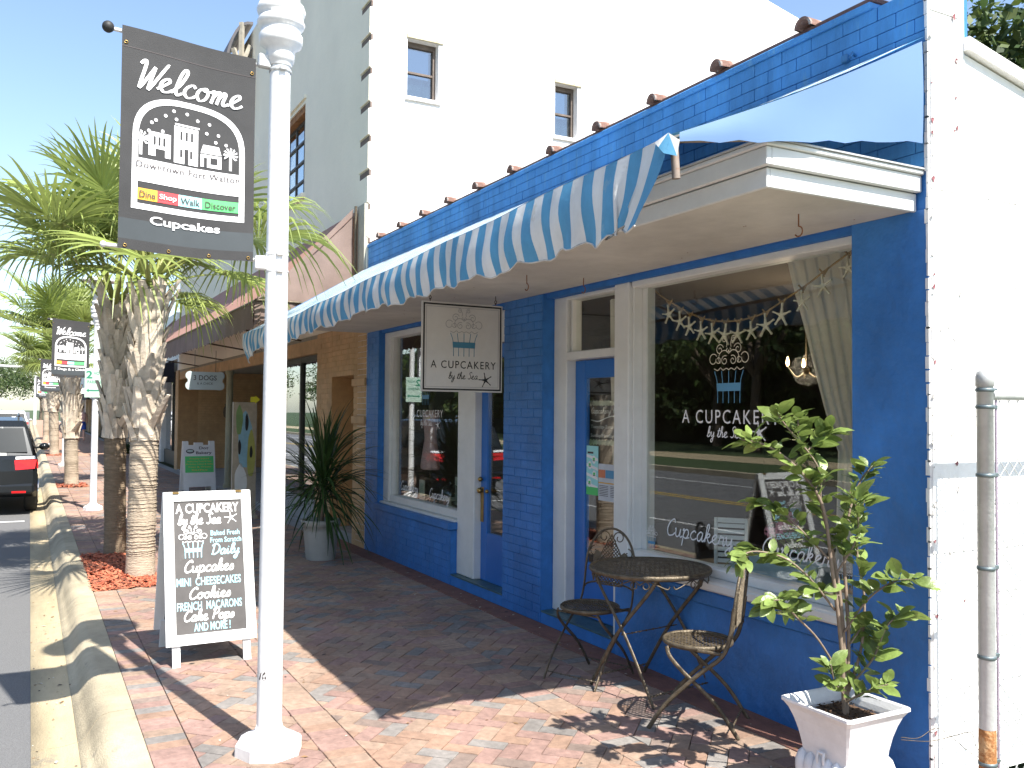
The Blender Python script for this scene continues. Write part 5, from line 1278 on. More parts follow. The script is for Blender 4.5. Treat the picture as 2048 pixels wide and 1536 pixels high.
b = MB(); b.tube([(-10.33, -.08, 4.05), (-10.33, -.08, 2.9)], .02, 6); b.tube([(-10.33, YB, 2.85), (-10.33, -.08, 2.85)], .016, 6); b.tube([(-10.33, YB, 2.84), (-25.2, YB, 2.84)], .016, 6)
for x in (-13, -16, -19, -22): b.tube([(x, YB, 2.80), (x, 0, 2.62)], .014, 6)
b.build("frame", IRON, ba)
b = MB()
for i in range(9):
    x = -10.36+.03*math.sin(i*2); b.v += [(x, YB-.03+.12*(i/8), 2.86-.05*math.sin(i)), (x+.05*math.sin(i*1.3), YB-.05+.12*(i/8), 2.60+.05*math.sin(i*1.7))]
for i in range(8): q = 2*i; b.face((q, q+1, q+3, q+2), 0, True)
b.build("loose_corner", BROWN, ba)
b = MB(); b.box(-10.34, -10.10, -.05, .0, 2.75, 4.05); b.build("leader_box", mat("dirty cream board", (.42, .40, .33), .8, var=.15), ba)

# ------------------------------------------------------------------ palms
def frond_mesh(el, seed, petL=.88, R=.88, dr=0.):
    """fan leaf: petiole leaving at elevation el, costa arching down, pleated segments with drooping tips"""
    r_ = random.Random(seed); b = MB(); ce, se = math.cos(R_(el)), math.sin(R_(el))
    pts = []; p = Vector((.08, 0, 0)); d = Vector((ce, 0, se))
    for i in range(8):
        pts.append(p.copy()); p = p+d*(petL/7); d = (d+Vector((0, 0, -.045-.02*(el < 40)))).normalized()
    b.tube(pts, [.024-.0022*i for i in range(8)], 5, 1, flat=(1.3, .6))
    hub = pts[-1]; up = Vector((0, 1, 0)).cross(d)*-1; side = Vector((0, 1, 0)); up = d.cross(side)*-1
    if up.z < 0: up = -up
    n = 46
    for i in range(n):
        th = R_(-128+256*i/(n-1)); L_ = R*(.74+.30*math.cos(th*.55))*r_.uniform(.88, 1.08)
        costa = .22*max(0, math.cos(th)); base = hub+d*(costa*.9)-up*(.05*costa)
        v = (d*math.cos(th)+side*math.sin(th)).normalized(); v = (v+up*(.28*abs(math.sin(th))+r_.uniform(-.05, .05))).normalized()
        wv = (side*math.cos(th)-d*math.sin(th)).normalized()*.5+up*(.6 if i % 2 else -.6)*.4; wv.normalize()
        k0 = len(b.v); droop = dr+r_.uniform(.10, .30)*(1.25 if abs(math.cos(th)) < .5 else 1); seg = 6
        bd = r_.uniform(.45, .62)
        for s_ in range(seg+1):
            t = s_/seg; q = base+v*(L_*t*(1-.12*t*t))+Vector((0, 0, -droop*L_*max(0, t-bd*.6)**1.9*1.5)); w = .021*R*(math.sin(min(1, t*2.1+.18)*PI/2))*(1-max(0, t-.42)/.60)**.9
            b.v += [tuple(q-wv*w), tuple(q+wv*w)]
        for s_ in range(seg): q = k0+2*s_; b.face((q, q+2, q+3, q+1), 0, False)
    return b.mesh("frond", [FROND, PET])
FR = {el: [frond_mesh(el, el*7+s_+500) for s_ in range(2)] for el in (82, 62, 42, 24, 10)}
WEEP = [frond_mesh(42, 901, .95, .95, .40), frond_mesh(30, 902, .95, .95, .5), frond_mesh(50, 903, .95, .9, .4)]
def boot_mesh(seed, L_=.34):
    r_ = random.Random(seed); b = MB(); n = 5
    for i in range(n+1):
        t = i/n; w = .080-.052*t; x = .0+.022*t+.03*t*t; z = L_*t*.92
        b.v += [(x-.012, -w, z), (x+.012, 0, z+.003), (x-.012, w, z), (x-.024, 0, z)]
    for i in range(n):
        for k in range(4): k2 = (k+1) % 4; b.face((i*4+k, i*4+k2, (i+1)*4+k2, (i+1)*4+k), 0, False)
    b.face((n*4, n*4+1, n*4+2, n*4+3)); return b.mesh("leaf_base", [BOOT])
BM = [boot_mesh(1), boot_mesh(2, .28), boot_mesh(3, .42)]
def palm(name, label, loc, tz0, tz1, r0, r1, nfr, fs=1., lean=(0, 0), dark=False, seed=1, skirts=True, group="cabbage palms in the kerbside tree pits", rmax=None):
    t = thing(name, label, "palm tree", loc, 0, group); r_ = random.Random(seed); b = MB()
    n = 16; pts = [(lean[0]*(i/n), lean[1]*(i/n), tz1*i/n-(.12 if i == 0 else 0)) for i in range(n+1)]
    rad = [(r0*1.10 if i == 0 else r0*(1+.03*math.sin(i*2.3))) if tz1*i/n < tz0 else r1*.64 for i in range(n+1)]
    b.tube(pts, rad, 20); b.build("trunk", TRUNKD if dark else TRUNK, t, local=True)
    if not dark or True:
        b = MB(); z = .05
        while z < tz0-.05:   # old leaf scars ring the smooth trunk
            rr = r0*(1+.02*math.sin(z*30))+.003
            b.tube([(lean[0]*z/tz1+rr*math.cos(2*PI*k/18), lean[1]*z/tz1+rr*math.sin(2*PI*k/18), z+.004*math.sin(k*2.1+z*9)) for k in range(19)], .0032, 4, cap=False); z += r_.uniform(.02, .045)
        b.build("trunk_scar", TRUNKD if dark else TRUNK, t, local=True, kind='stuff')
    rows = int((tz1-tz0)/.115); k = 0
    for j in range(rows):
        z = tz0-.12+(tz1-tz0)*j/rows; f = z/tz1
        for i in range(6):
            az = 2*PI*(i+.5*(j % 2))/6+r_.uniform(-.12, .12)
            rr = r1*.64
            spl = r_.uniform(.0, .12)+(.55 if (j == 1 and i % 3 == 0) else 0)+(.25 if j > rows-4 and i % 2 else 0)
            inst("leaf_base", r_.choice(BM), t, (lean[0]*f+rr*math.cos(az), lean[1]*f+rr*math.sin(az), z), (r_.uniform(-.12, .12), spl, az), (1, r_.uniform(.85, 1.25), r_.uniform(.8, 1.15)))
    ga = 2.39996
    for i in range(nfr):
        f = i/(nfr-1); e = 86-f*60; el = min(FR, key=lambda q: abs(q-e)); az = i*ga+seed
        s_ = fs*r_.uniform(.85, 1.1)*(.8 if e > 70 else 1)
        inst("frond", r_.choice(WEEP) if (i % 4 == 3 and f > .3) or f > .93 else r_.choice(FR[el]), t, (lean[0], lean[1], tz1+.12-.2*f), (r_.uniform(-.25, .25), r_.uniform(-.1, .1), az), (s_,)*3)
    return t
palm("cabbage_palm", "nearest palm with pale criss-cross leaf bases just beyond the chalkboard sign", (-9.35, -2.50, 0), 1.42, 2.85, .128, .190, 20, 1.0, (.0, .03), False, 3)
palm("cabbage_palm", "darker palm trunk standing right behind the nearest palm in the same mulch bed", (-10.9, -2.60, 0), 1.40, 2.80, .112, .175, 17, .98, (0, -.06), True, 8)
palm("cabbage_palm", "third palm, in its own mulch pit behind the second lamp post", (-21.0, -2.66, 0), 1.1, 2.85, .135, .24, 24, 1.05, (0, -.1), False, 12)
palm("cabbage_palm", "fourth palm, farther down the kerb beside the third lamp post", (-35.0, -2.68, 0), 1.6, 2.9, .15, .27, 26, 1.2, (0, -.1), False, 17)
palm("cabbage_palm", "farthest palm on the kerb, seen as a small crown beyond the banners", (-52.0, -2.7, 0), 1.6, 3.0, .15, .27, 20, 1.2, (0, 0), False, 19)
# fans that hang close over the pavement between the near palms are part of the nearest crown

# ------------------------------------------------------------------ strap leaved plant in the grey pot
yp = thing("patio_pot", "round grey plastic pot at the foot of the tan brick pier", "pot", (-9.60, -.66, 0))
b = MB(); b.lathe([(.150, 0), (.158, .02), (.185, .30), (.188, .355), (.205, .36), (.212, .40), (.212, .425), (.200, .428), (.190, .42), (.180, .38)], 30); b.lathe([(.166, .075), (.171, .08), (.169, .09)], 30, cap=False)
for k in range(0, 12): a = 2*PI*k/12; b.tube([(.155*math.cos(a), .155*math.sin(a), .01), (.19*math.cos(a), .19*math.sin(a), .36)], .003, 4)
b.build("pot", POTG, yp, local=True); b = MB(); b.lathe([(.001, .385), (.185, .385)], 20, cap=False); b.box(-.12, .12, -.12, .12, .3, .384); b.build("soil", SOIL, yp, local=True)
ypl = thing("strap_leaf_plant", "bushy plant with long arching strap leaves in the round grey pot", "plant", (-9.60, -.66, .38))
b = MB()
for k, (dx, dy, h_) in enumerate(((0, 0, .55), (.04, .03, .42), (-.05, .02, .35))): b.tube(smooth_pts([(0, 0, 0), (dx*.5, dy*.5, h_*.5), (dx, dy, h_)], 4), [.028, .027, .026, .025, .024, .023, .022, .022, .02], 8)
b.build("stem", TWIG, ypl, local=True)
def strap_mesh(el, seed, L_=.72):
    r_ = random.Random(seed); b = MB(); n = 9; p = Vector((.01, 0, 0)); d = Vector((math.cos(R_(el)), 0, math.sin(R_(el)))); sag = r_.uniform(.12, .22); 
    for i in range(n+1):
        w = .0135*math.sin(PI*min(1, (i+.6)/n*.55+.12))*(1-(i/n)**3*.9); b.v += [(p.x, -w, p.z+w*.5), (p.x, 0, p.z), (p.x, w, p.z+w*.5)]; p = p+d*(L_/n); d = (d+Vector((0, r_.uniform(-.02, .02), -sag*(.4+i/n*1.3)))).normalized()
    for i in range(n):
        q = 3*i; b.face((q, q+3, q+4, q+1), 0, True); b.face((q+1, q+4, q+5, q+2), 0, True)
    return b.mesh("leaf", [YUC])
ST = [strap_mesh(el, el+s_, L_) for el in (80, 60, 40, 18, -5, -30) for s_, L_ in ((0, .70), (1, .84))]
r_ = random.Random(5)
for i in range(290):
    k = r_.choice((0, 0, 1, 2)); top = ((0, 0, .55), (.04, .03, .42), (-.05, .02, .35))[k]; f = r_.random(); idx = min(11, int(f**1.15*12))
    inst("leaf", ST[idx], ypl, (top[0]+r_.uniform(-.01, .01), top[1]+r_.uniform(-.01, .01), top[2]-.16*f), (r_.uniform(-.2, .2), 0, r_.uniform(0, 2*PI)), (r_.uniform(.8, 1.12),)*3)

# ------------------------------------------------------------------ bakery sandwich board and painted cutout
db = thing("sandwich_board", "small white and green folding dog bakery sign in front of the tan wall", "sandwich board", (-18.6, -.52, 0), R_(4))
for side in (1, -1):
    F = Frame((side*.22, -side*.30, 0), (0, side, 0), (-side*.20, 0, 1)); b = MB()
    fbox(b, F, 0, .60, .10, .92, -.014, .014); fbox(b, F, 0, .09, 0, .0999, -.014, .014); fbox(b, F, .51, .60, 0, .0999, -.014, .014); fbox(b, F, .0, .1, .921, 1.0, -.014, .014); fbox(b, F, .5, .60, .921, 1.0, -.014, .014); fbox(b, F, .22, .38, .921, .97, -.014, .014)
    b.build("panel", WPAINT, db, local=True)
    b = MB(); fbox(b, F, .03, .57, .38, .70, .0145, .017, 1)
    text_mb(b, "Dog", F, .30, .82, .18, .07, bold=.02, mi=0, d=.015); text_mb(b, "Bakery", F, .24, .725, .30, .07, bold=.02, mi=0, d=.015)
    b.poly([F.p(.13+.08*math.cos(a), .80+.045*math.sin(a), .016) for a in [R_(k) for k in range(0, 360, 24)]], 0); b.poly([F.p(.13+.06*math.cos(a), .805+.025*math.sin(a), .0168) for a in [R_(k) for k in range(0, 360, 24)]], 3)
    for k, w_ in enumerate((.36, .46, .50, .44, .3)): text_mb(b, ("Freshly baked", "Healthy Dog Treats & Cakes", "Birthday Cakes & Gifts", "Toys & Treats", "Gifts")[k], F, .3-w_/2, .635-.055*k, w_, .03, mi=2, d=.0175)
    text_mb(b, "woof and welcome", F, .10, .24, .4, .03, mi=3, d=.015) if False else None
    b.build("print", [DKTXT, GREEN, YEL, mat("pale sage print", (.45, .55, .5), .6)], db, local=True)
co = thing("painted_cutout", "tall narrow wooden board painted with blue and green shapes behind the chalkboard sign", "board", (-13.7, -.57, 0), R_(2))
b = MB(); b.cbox(-.03, .03, -.25, .10, 0, 1.72, 0, .004); b.cbox(-.16, .16, -.25, -.19, 0, .05, 0, .004); b.cbox(-.16, .16, .05, .10, 0, .05, 0, .004); b.build("board", mat("raw plywood", (.42, .36, .27), .8, var=.15), co, local=True)
F = Frame((.0312, -.25, 0), (0, 1, 0), (0, 0, 1)); b = MB()
def blob(cx, cy, rx, ry, mi, d): b.poly([F.p(cx+rx*math.cos(a)*(1+.1*math.sin(3*a+cx*9)), cy+ry*math.sin(a)*(1+.06*math.sin(5*a)), d) for a in [R_(k) for k in range(0, 360, 15)]], mi)
blob(.18, 1.15, .11, .42, 0, .001); blob(.09, 1.45, .05, .22, 1, .002); blob(.27, .95, .06, .35, 2, .002); blob(.12, .5, .09, .3, 3, .001); blob(.20, 1.42, .025, .13, 4, .003); blob(.10, 1.05, .022, .11, 4, .003); blob(.27, .98, .022, .09, 4, .003)
b.build("painted_shape", [mat("pale blue art paint", (.25, .45, .55), .7), mat("leaf green art paint", (.2, .32, .12), .7), mat("olive art paint", (.38, .38, .10), .7), WPAINT, BLKT], co, local=True)
ar = thing("arrow_sign", "small bright yellow arrow above the painted board", "sign", (-13.70, -.60, 1.72)); F = Frame((-13.67, -.57, 1.70), (0, 1, 0), (0, 0, 1))
b = MB(); b.prism([F.p(x, y) for x, y in ((0, .02), (.07, .02), (.07, 0), (.14, .06), (.07, .12), (.07, .10), (0, .10))], F.n*.006); b.build("arrow", mat("yellow arrow", (.75, .70, .03), .6), ar)

# ------------------------------------------------------------------ things in the left display window
sd = thing("dress_form", "pink child's dress on a dark iron dress form in the left window", "dress form", (-9.22, .45, .60))
b = MB(); b.lathe([(.10, .36), (.13, .37), (.135, .40), (.125, .48), (.10, .62), (.085, .72), (.095, .82), (.11, .90), (.115, .96), (.085, 1.00), (.04, 1.02)], 28)
for i, v in enumerate(b.v): b.v[i] = (v[0]*(1+.10*math.sin(9*math.atan2(v[1], v[0]))*max(0, (.7-v[2]))/.34), v[1]*.75, v[2])
dr_ = b.build("dress", DRESS, sd, local=True); b = MB(); b.tube(smooth_pts([(-.10, 0, .97), (-.12, -.02, .88), (-.15, 0, .86)], 3), .03, 8); b.tube(smooth_pts([(.10, 0, .97), (.12, -.02, .88), (.15, 0, .86)], 3), .03, 8); b.build("sleeve", DRESS, dr_, local=True)
b = MB(); b.tube([(0, 0, 0), (0, 0, .40)], .012, 8); b.lathe([(.02, 1.02), (.028, 1.05), (.02, 1.08)], 10)
for k in range(3): a = 2*PI*k/3; b.tube(smooth_pts([(0, 0, .16), (.08*math.cos(a), .08*math.sin(a), .10), (.12*math.cos(a), .12*math.sin(a), 0)], 4), .008, 6)
b.build("stand", IRON, sd, local=True)
cs = thing("cake_stand", "glass domed cake stand on the left window shelf", "cake stand", (-8.60, .42, .60))
b = MB(); b.lathe([(.06, 0), (.055, .01), (.015, .03), (.013, .07), (.13, .085), (.135, .095), (.13, .10)], 24); b.build("plate", CREAM, cs, local=True)
b = MB(); b.lathe([(.115, .10), (.118, .15), (.10, .20), (.06, .235), (.01, .245)], 24, cap=False); b.sphere((0, 0, .26), .016); b.build("dome", glass_mat("dome glass", (.8, .82, .82), .08), cs, local=True)
fv = thing("flower_pot", "pink hydrangea in a pale pot on the left window shelf", "flowers", (-8.15, .42, .60))
def bouquet(root, s=1.):
    b = MB(); b.lathe([(.05*s, 0), (.07*s, .12*s), (.075*s, .125*s)], 16); b.build("pot", CREAM, root, local=True); r2 = random.Random(3)
    b = MB()
    for _ in range(60):
        a, e = r2.uniform(0, 2*PI), r2.uniform(.1, 1.2); p = Vector((math.cos(a)*math.cos(e)*.11, math.sin(a)*math.cos(e)*.11, .15+.16*math.sin(e)))*s; q = p+Vector((r2.uniform(-.03, .03), r2.uniform(-.03, .03), .02))*s; b.poly([p, q, q+Vector((.02, .02, -.01))*s, p+Vector((.025, .02, -.02))*s])
    b.build("foliage", LEAF, root, local=True, kind='stuff')
    for cx, cy, cz in ((-.06, -.03, .30), (.05, -.05, .33), (.0, .04, .37)):
        b = MB()
        for _ in range(70):
            d = Vector((r2.gauss(0, 1), r2.gauss(0, 1), r2.gauss(0, 1))).normalized(); p = Vector((cx, cy, cz))*s+d*.055*s; t1 = d.orthogonal().normalized()*.013*s; t2 = d.cross(t1); b.poly([p+t1, p+t2, p-t1, p-t2])
        b.build("bloom", PINK, root, local=True)
bouquet(fv)
for x, y, w_, h_, lab in ((-9.10+.0, .30, .14, .26, "pale green gift card propped at the left end of the left window shelf"), (-8.78, .60, .22, .30, "cream framed picture behind the cake stand")):
    cd = thing("framed_card", lab, "card", (x, y, .60)); b = MB(); b.cbox(-w_/2, w_/2, 0, .012, 0, h_, 0, .003); b.build("frame", CREAM, cd, local=True); b = MB(); b.box(-w_/2+.03, w_/2-.03, -.002, -.0005, .03, h_-.03); b.build("picture", mat("pale sage card", (.42, .5, .40), .7), cd, local=True)
# right window: pale blue crate with pink flowers, white slatted frame
cr = thing("window_box", "pale blue wooden box on the shelf inside the big window", "box", (-3.95, .45, .60))
b = MB(); b.cbox(-.35, .35, -.08, -.065, 0, .16, 0, .003); b.cbox(-.35, .35, .065, .08, 0, .16, 0, .003); b.cbox(-.35, -.335, -.0645, .0645, 0, .16, 0, .003); b.cbox(.335, .35, -.0645, .0645, 0, .16, 0, .003); b.box(-.334, .334, -.064, .064, 0, .02); b.build("box", mat("pale blue wood", (.42, .55, .58), .6), cr, local=True)
f2 = thing("flower_pot", "pink hydrangea standing in the pale blue window box", "flowers", (-3.92, .45, .625)); bouquet(f2, .95)
sf = thing("slatted_shutter", "small white shutter leaning inside the big window", "shutter", (-4.28, .36, .60), R_(40)); b = MB()
for x0_ in (-.10, .085): b.cbox(x0_, x0_+.02, 0, .02, 0, .36, 0, .002)
b.cbox(-.079, .084, .001, .019, .0, .03, 0, .002); b.cbox(-.079, .084, .001, .019, .33, .36, 0, .002); b.build("frame", WPAINT, sf, local=True)
for k in range(8):
    s_ = MB(); z = .05+k*.036; s_.prism([(-.079, .002, z), (-.079, .016, z+.022), (-.079, .018, z+.020), (-.079, .004, z-.002)], (.163, 0, 0)); s_.build("slat", WPAINT, sf, local=True)
# notices on the door glass
hb = thing("hours_board", "small chalkboard with scalloped lace border hung behind the door glass, listing opening hours", "sign", (-5.46, .28, 1.37))
b = MB(); b.box(-5.735, -5.19, .262, .272, 1.39, 1.67); b.build("board", BOARD, hb)
b = MB(); F = Frame((0, .26, 0), (1, 0, 0), (0, 0, 1))
for i in range(15):
    for z in (1.385, 1.675): x = -5.74+.039*i; b.poly([F.p(x+.022*math.cos(a), z+.022*math.sin(a), .0004*(i % 2)) for a in [R_(k) for k in range(0, 360, 30)]])
for i in range(8):
    z = 1.39+.038*i; x = -5.745; b.poly([F.p(x+.022*math.cos(a), z+.022*math.sin(a), .001+.0004*(i % 2)) for a in [R_(k) for k in range(0, 360, 30)]])
b.build("lace_border", mat("cream lace", (.55, .56, .42), .8, var=.15, scale=60), hb)
F = Frame((0, .261, 0), (1, 0, 0), (0, 0, 1)); b = MB(); script_mb(b, "Cupcakery", F, -5.70, 1.60, .26, .022, .005); script_mb(b, "Hours", F, -5.41, 1.60, .15, .022, .005) if all(c in GLY for c in "Hours") else None
ribbon(b, [Vector((q.x, q.y)) for q in smooth_pts([(-5.70, 1.55, 0), (-5.6, 1.54, 0), (-5.5, 1.565, 0), (-5.4, 1.58, 0), (-5.25, 1.565, 0)], 5)], .008, F)
text_mb(b, "Tuesday-Saturday 10-5", F, -5.70, 1.48, .49, .034); text_mb(b, "Sunday/Monday CLOSED", F, -5.70, 1.415, .49, .034); b.build("chalk_lettering", CHALKW, hb)
for nm, lab, x0_, x1_, z0_, z1_, base in (("poster", "green and white cupcake poster taped inside the door glass below the hours board", -5.650, -5.495, 1.0, 1.36, CYAN), ("poster", "white event flyer with blue and orange bars, right of the green poster", -5.49, -5.21, .97, 1.235, mat("flyer paper", (.55, .58, .62), .6))):
    po = thing(nm, lab, "poster", ((x0_+x1_)/2, .19, z0_)); b = MB(); b.box(x0_, x1_, .190, .1915, z0_, z1_); b.build("sheet", base, po)
    F = Frame((x0_, .1895, z0_), (1, 0, 0), (0, 0, 1)); w_, h_ = x1_-x0_, z1_-z0_; b = MB()
    def rc(u0, u1, v0, v1, mi, d=.0006): b.poly([F.p(u0*w_, v0*h_, d), F.p(u1*w_, v0*h_, d), F.p(u1*w_, v1*h_, d), F.p(u0*w_, v1*h_, d)], mi)
    if base is CYAN:
        for k in range(4): v = .2+.19*k; b.poly([F.p(.02*w_, (v+.06)*h_, .0005), F.p(.02*w_, v*h_, .0005), F.p(.98*w_, (v-.08)*h_, .0005), F.p(.98*w_, (v-.02)*h_, .0005)], 0)
        rc(0, 1, 0, .16, 1); rc(.1, .6, .84, .88, 2, .001)
        for (u, v) in ((.65, .72), (.3, .6), (.68, .42), (.28, .24)):
            b.poly([F.p((u+.16*math.cos(a))*w_, (v+.085*math.sin(a))*h_, .001) for a in [R_(k) for k in range(0, 360, 24)]], 0); rc(u-.09, u+.09, v-.01, v+.04, 1, .0015); rc(u-.1, u+.1, v-.03, v-.015, 2, .0015)
    else:
        rc(0, .32, .62, .84, 3); rc(.33, .78, .62, .84, 4); rc(.79, 1, .62, .84, 1); rc(0, 1, .47, .50, 5)
        for k in range(7): rc(.05, .45, .40-.045*k, .415-.045*k, 2); rc(.55, .95, .40-.045*k, .415-.045*k, 2)
    b.build("print", [WHITE, GREEN, DKTXT, mat("orange red print", (.6, .2, .1), .6), LBLUE, YEL], po)

# ------------------------------------------------------------------ parked SUV and traffic
def suv(label, loc, rotz, paint, s_=1., name="parked_car", group="cars parked and driving along the street"):
    t = thing(name, label, "car", loc, rotz, group, s_)       # nose towards local -x, tail at x=0
    prof = [(0.06, .42), (0.0, .55), (0.0, .78), (.03, .98), (.10, 1.05), (.30, 1.55), (.42, 1.66), (.9, 1.72), (2.2, 1.70), (2.75, 1.58), (3.45, 1.10), (4.5, .95), (4.75, .78), (4.8, .5), (4.7, .34), (4.25, .30)]
    b = MB(); secs = []
    low = [(x, z) for x, z in prof]
    # body as stations across the width: half widths narrow towards the roof
    def hw(z): return .94 if z < 1.0 else .94-(z-1.0)*.30
    n = len(prof); rings = []
    for k, f in enumerate((-1, -.93, -.5, 0, .5, .93, 1)):
        rings.append([(-x-(.05*(1-abs(f))*-1 if x < .2 else 0)+(0.06 if abs(f) == 1 and x < .2 else 0)*-1, f*hw(z), z-(.03 if abs(f) == 1 and z > 1.5 else 0)) for x, z in prof]+[(-4.1, f*.94, .28), (-.35, f*.94, .30)])
    m_ = len(rings[0])
    for r in rings: b.v += r
    for k in range(len(rings)-1):
        for i in range(m_): j = (i+1) % m_; b.face((k*m_+i, (k+1)*m_+i, (k+1)*m_+j, k*m_+j), 0, False)
    b.face([i for i in range(m_)]); b.face([(len(rings)-1)*m_+i for i in range(m_)][::-1])
    b.build("body", paint, t, local=True)
    b = MB(); b.prism([(-.085-.0, y*.76, 1.09+.0) if False else (-.105, -.78, 1.10), (-.105, .78, 1.10), (-.30, .70, 1.52), (-.30, -.70, 1.52)], (.018, 0, .008)); b.build("rear_window", CARG, t, local=True)
    for sg in (1, -1):
        b = MB(); y = sg*.945
        for x0_, x1_ in ((.40, 1.35), (1.42, 2.25), (2.30, 3.1)):
            zt_ = 1.52 if x1_ < 2.6 else 1.42
            b.prism([(-x0_-.06, sg*.93, 1.08), (-x1_, sg*.93, 1.08), (-(x1_ if x1_ < 2.6 else 2.65), sg*.79, zt_), (-x0_-.08, sg*.79, zt_)], (0, sg*.012, .004))
        b.build("side_window", CARG, t, local=True)
        b = MB(); b.prism([(.022, sg*.60, .80), (.022, sg*.90, .82), (.012, sg*.93, .98), (.0, sg*.58, .97)] if True else [], (-.03, 0, 0)); b.prism([(-.02, sg*.952, .82), (-.30, sg*.952, .90), (-.26, sg*.952, .99), (-.02, sg*.952, .98)], (0, -sg*.02, 0)); b.build("tail_lamp", TAILR, t, local=True)
        b = MB(); b.prism([(.014, sg*.60, .985), (.016, sg*.92, .995), (-.02, sg*.90, 1.04), (-.03, sg*.6, 1.03)], (-.03, 0, 0)); b.build("reverse_lamp", TAILW, t, local=True)
        b = MB(); b.box(.045, .052, sg*.66-.11, sg*.66+.11, .40, .435); b.build("reflector", TAILR, t, local=True)
        b = MB(); b.sphere((-2.95, sg*1.08, 1.10), .10, 12, sq=.75); b.box(-2.98, -2.92, min(sg*.90, sg*1.04), max(sg*.90, sg*1.04), 1.06, 1.10); b.build("mirror", paint, t, local=True)
        for x in (.85, 3.75):
            w_ = MB(); y0, y1 = sg*.74, sg*.96
            for (rr, ya, yb) in ((.36, min(y0, y1), max(y0, y1)),):
                pr_ = [(.30, ya), (.35, ya+.02), (.36, ya+.05), (.36, yb-.05), (.35, yb-.02), (.30, yb)]
                base = len(w_.v)
                for r, yy in pr_:
                    for k in range(24): a = 2*PI*k/24; w_.v.append((-x+r*math.cos(a), yy, .36+r*math.sin(a)))
                for i in range(5):
                    for k in range(24): k2 = (k+1) % 24; w_.face((base+i*24+k, base+i*24+k2, base+(i+1)*24+k2, base+(i+1)*24+k), 0, True)
                w_.face([base+k for k in range(24)][::-1]); w_.face([base+5*24+k for k in range(24)])
            wo = w_.build("tyre", TYRE, t, local=True); h_ = MB()
            h_.tube([(-x, sg*.955, .36), (-x, sg*.972, .36)], .22, 20); h_.build("rim", CHROME, wo, local=True)
    b = MB(); b.cbox(-.22, .05, -.90, .90, .38, .56, 0, .04); b.cbox(.0, .03, -.35, .35, .86, .89, 1, .01); b.build("rear_bumper", [paint, CHROME], t, local=True)
    b = MB(); b.box(.012, .022, -.16, .16, .66, .78); b.build("number_plate", WPAINT, t, local=True)
    b = MB()
    for sg in (1, -1): b.tube([(-.6, sg*.62, 1.74), (-.7, sg*.62, 1.78), (-2.0, sg*.62, 1.77), (-2.1, sg*.62, 1.72)], .018, 6)
    b.build("roof_rail", CHROME, t, local=True)
    return t
car1 = suv("dark grey SUV parked at the kerb, rear right corner in view at the left edge", (-16.75, -4.21, -.15), 0, CARP, .93)
def car_copy(src, label, loc, rotz, paint):
    c = copy_tree(src); c.location = loc; c.rotation_euler = (0, 0, rotz); c['label'] = label
    for ch in c.children:
        if ch.name.split('.')[0] in ('body', 'rear_bumper', 'mirror'):
            ch.data = ch.data.copy(); ch.data.materials[0] = paint
    return c
WCAR = mat("white car paint", (.6, .6, .6), .2, .1, var=.02); RCAR = mat("maroon car paint", (.28, .03, .03), .2, .1, var=.02); SCAR = mat("silver car paint", (.35, .38, .42), .25, .4, var=.02)
car_copy(car1, "white car stopped farther down the street beyond the dark grey SUV", (-62, -4.4, -.15), 0, WCAR)
car_copy(car1, "silver car driving in the near lane beyond the parked SUV", (-50, -7.2, -.15), 0, SCAR)
car_copy(car1, "maroon car in the far distance between the white and silver cars", (-75, -6.6, -.15), 0, RCAR)
car_copy(car1, "white car far down the middle of the street near the traffic signals", (-92, -7.4, -.15), 0, WCAR)

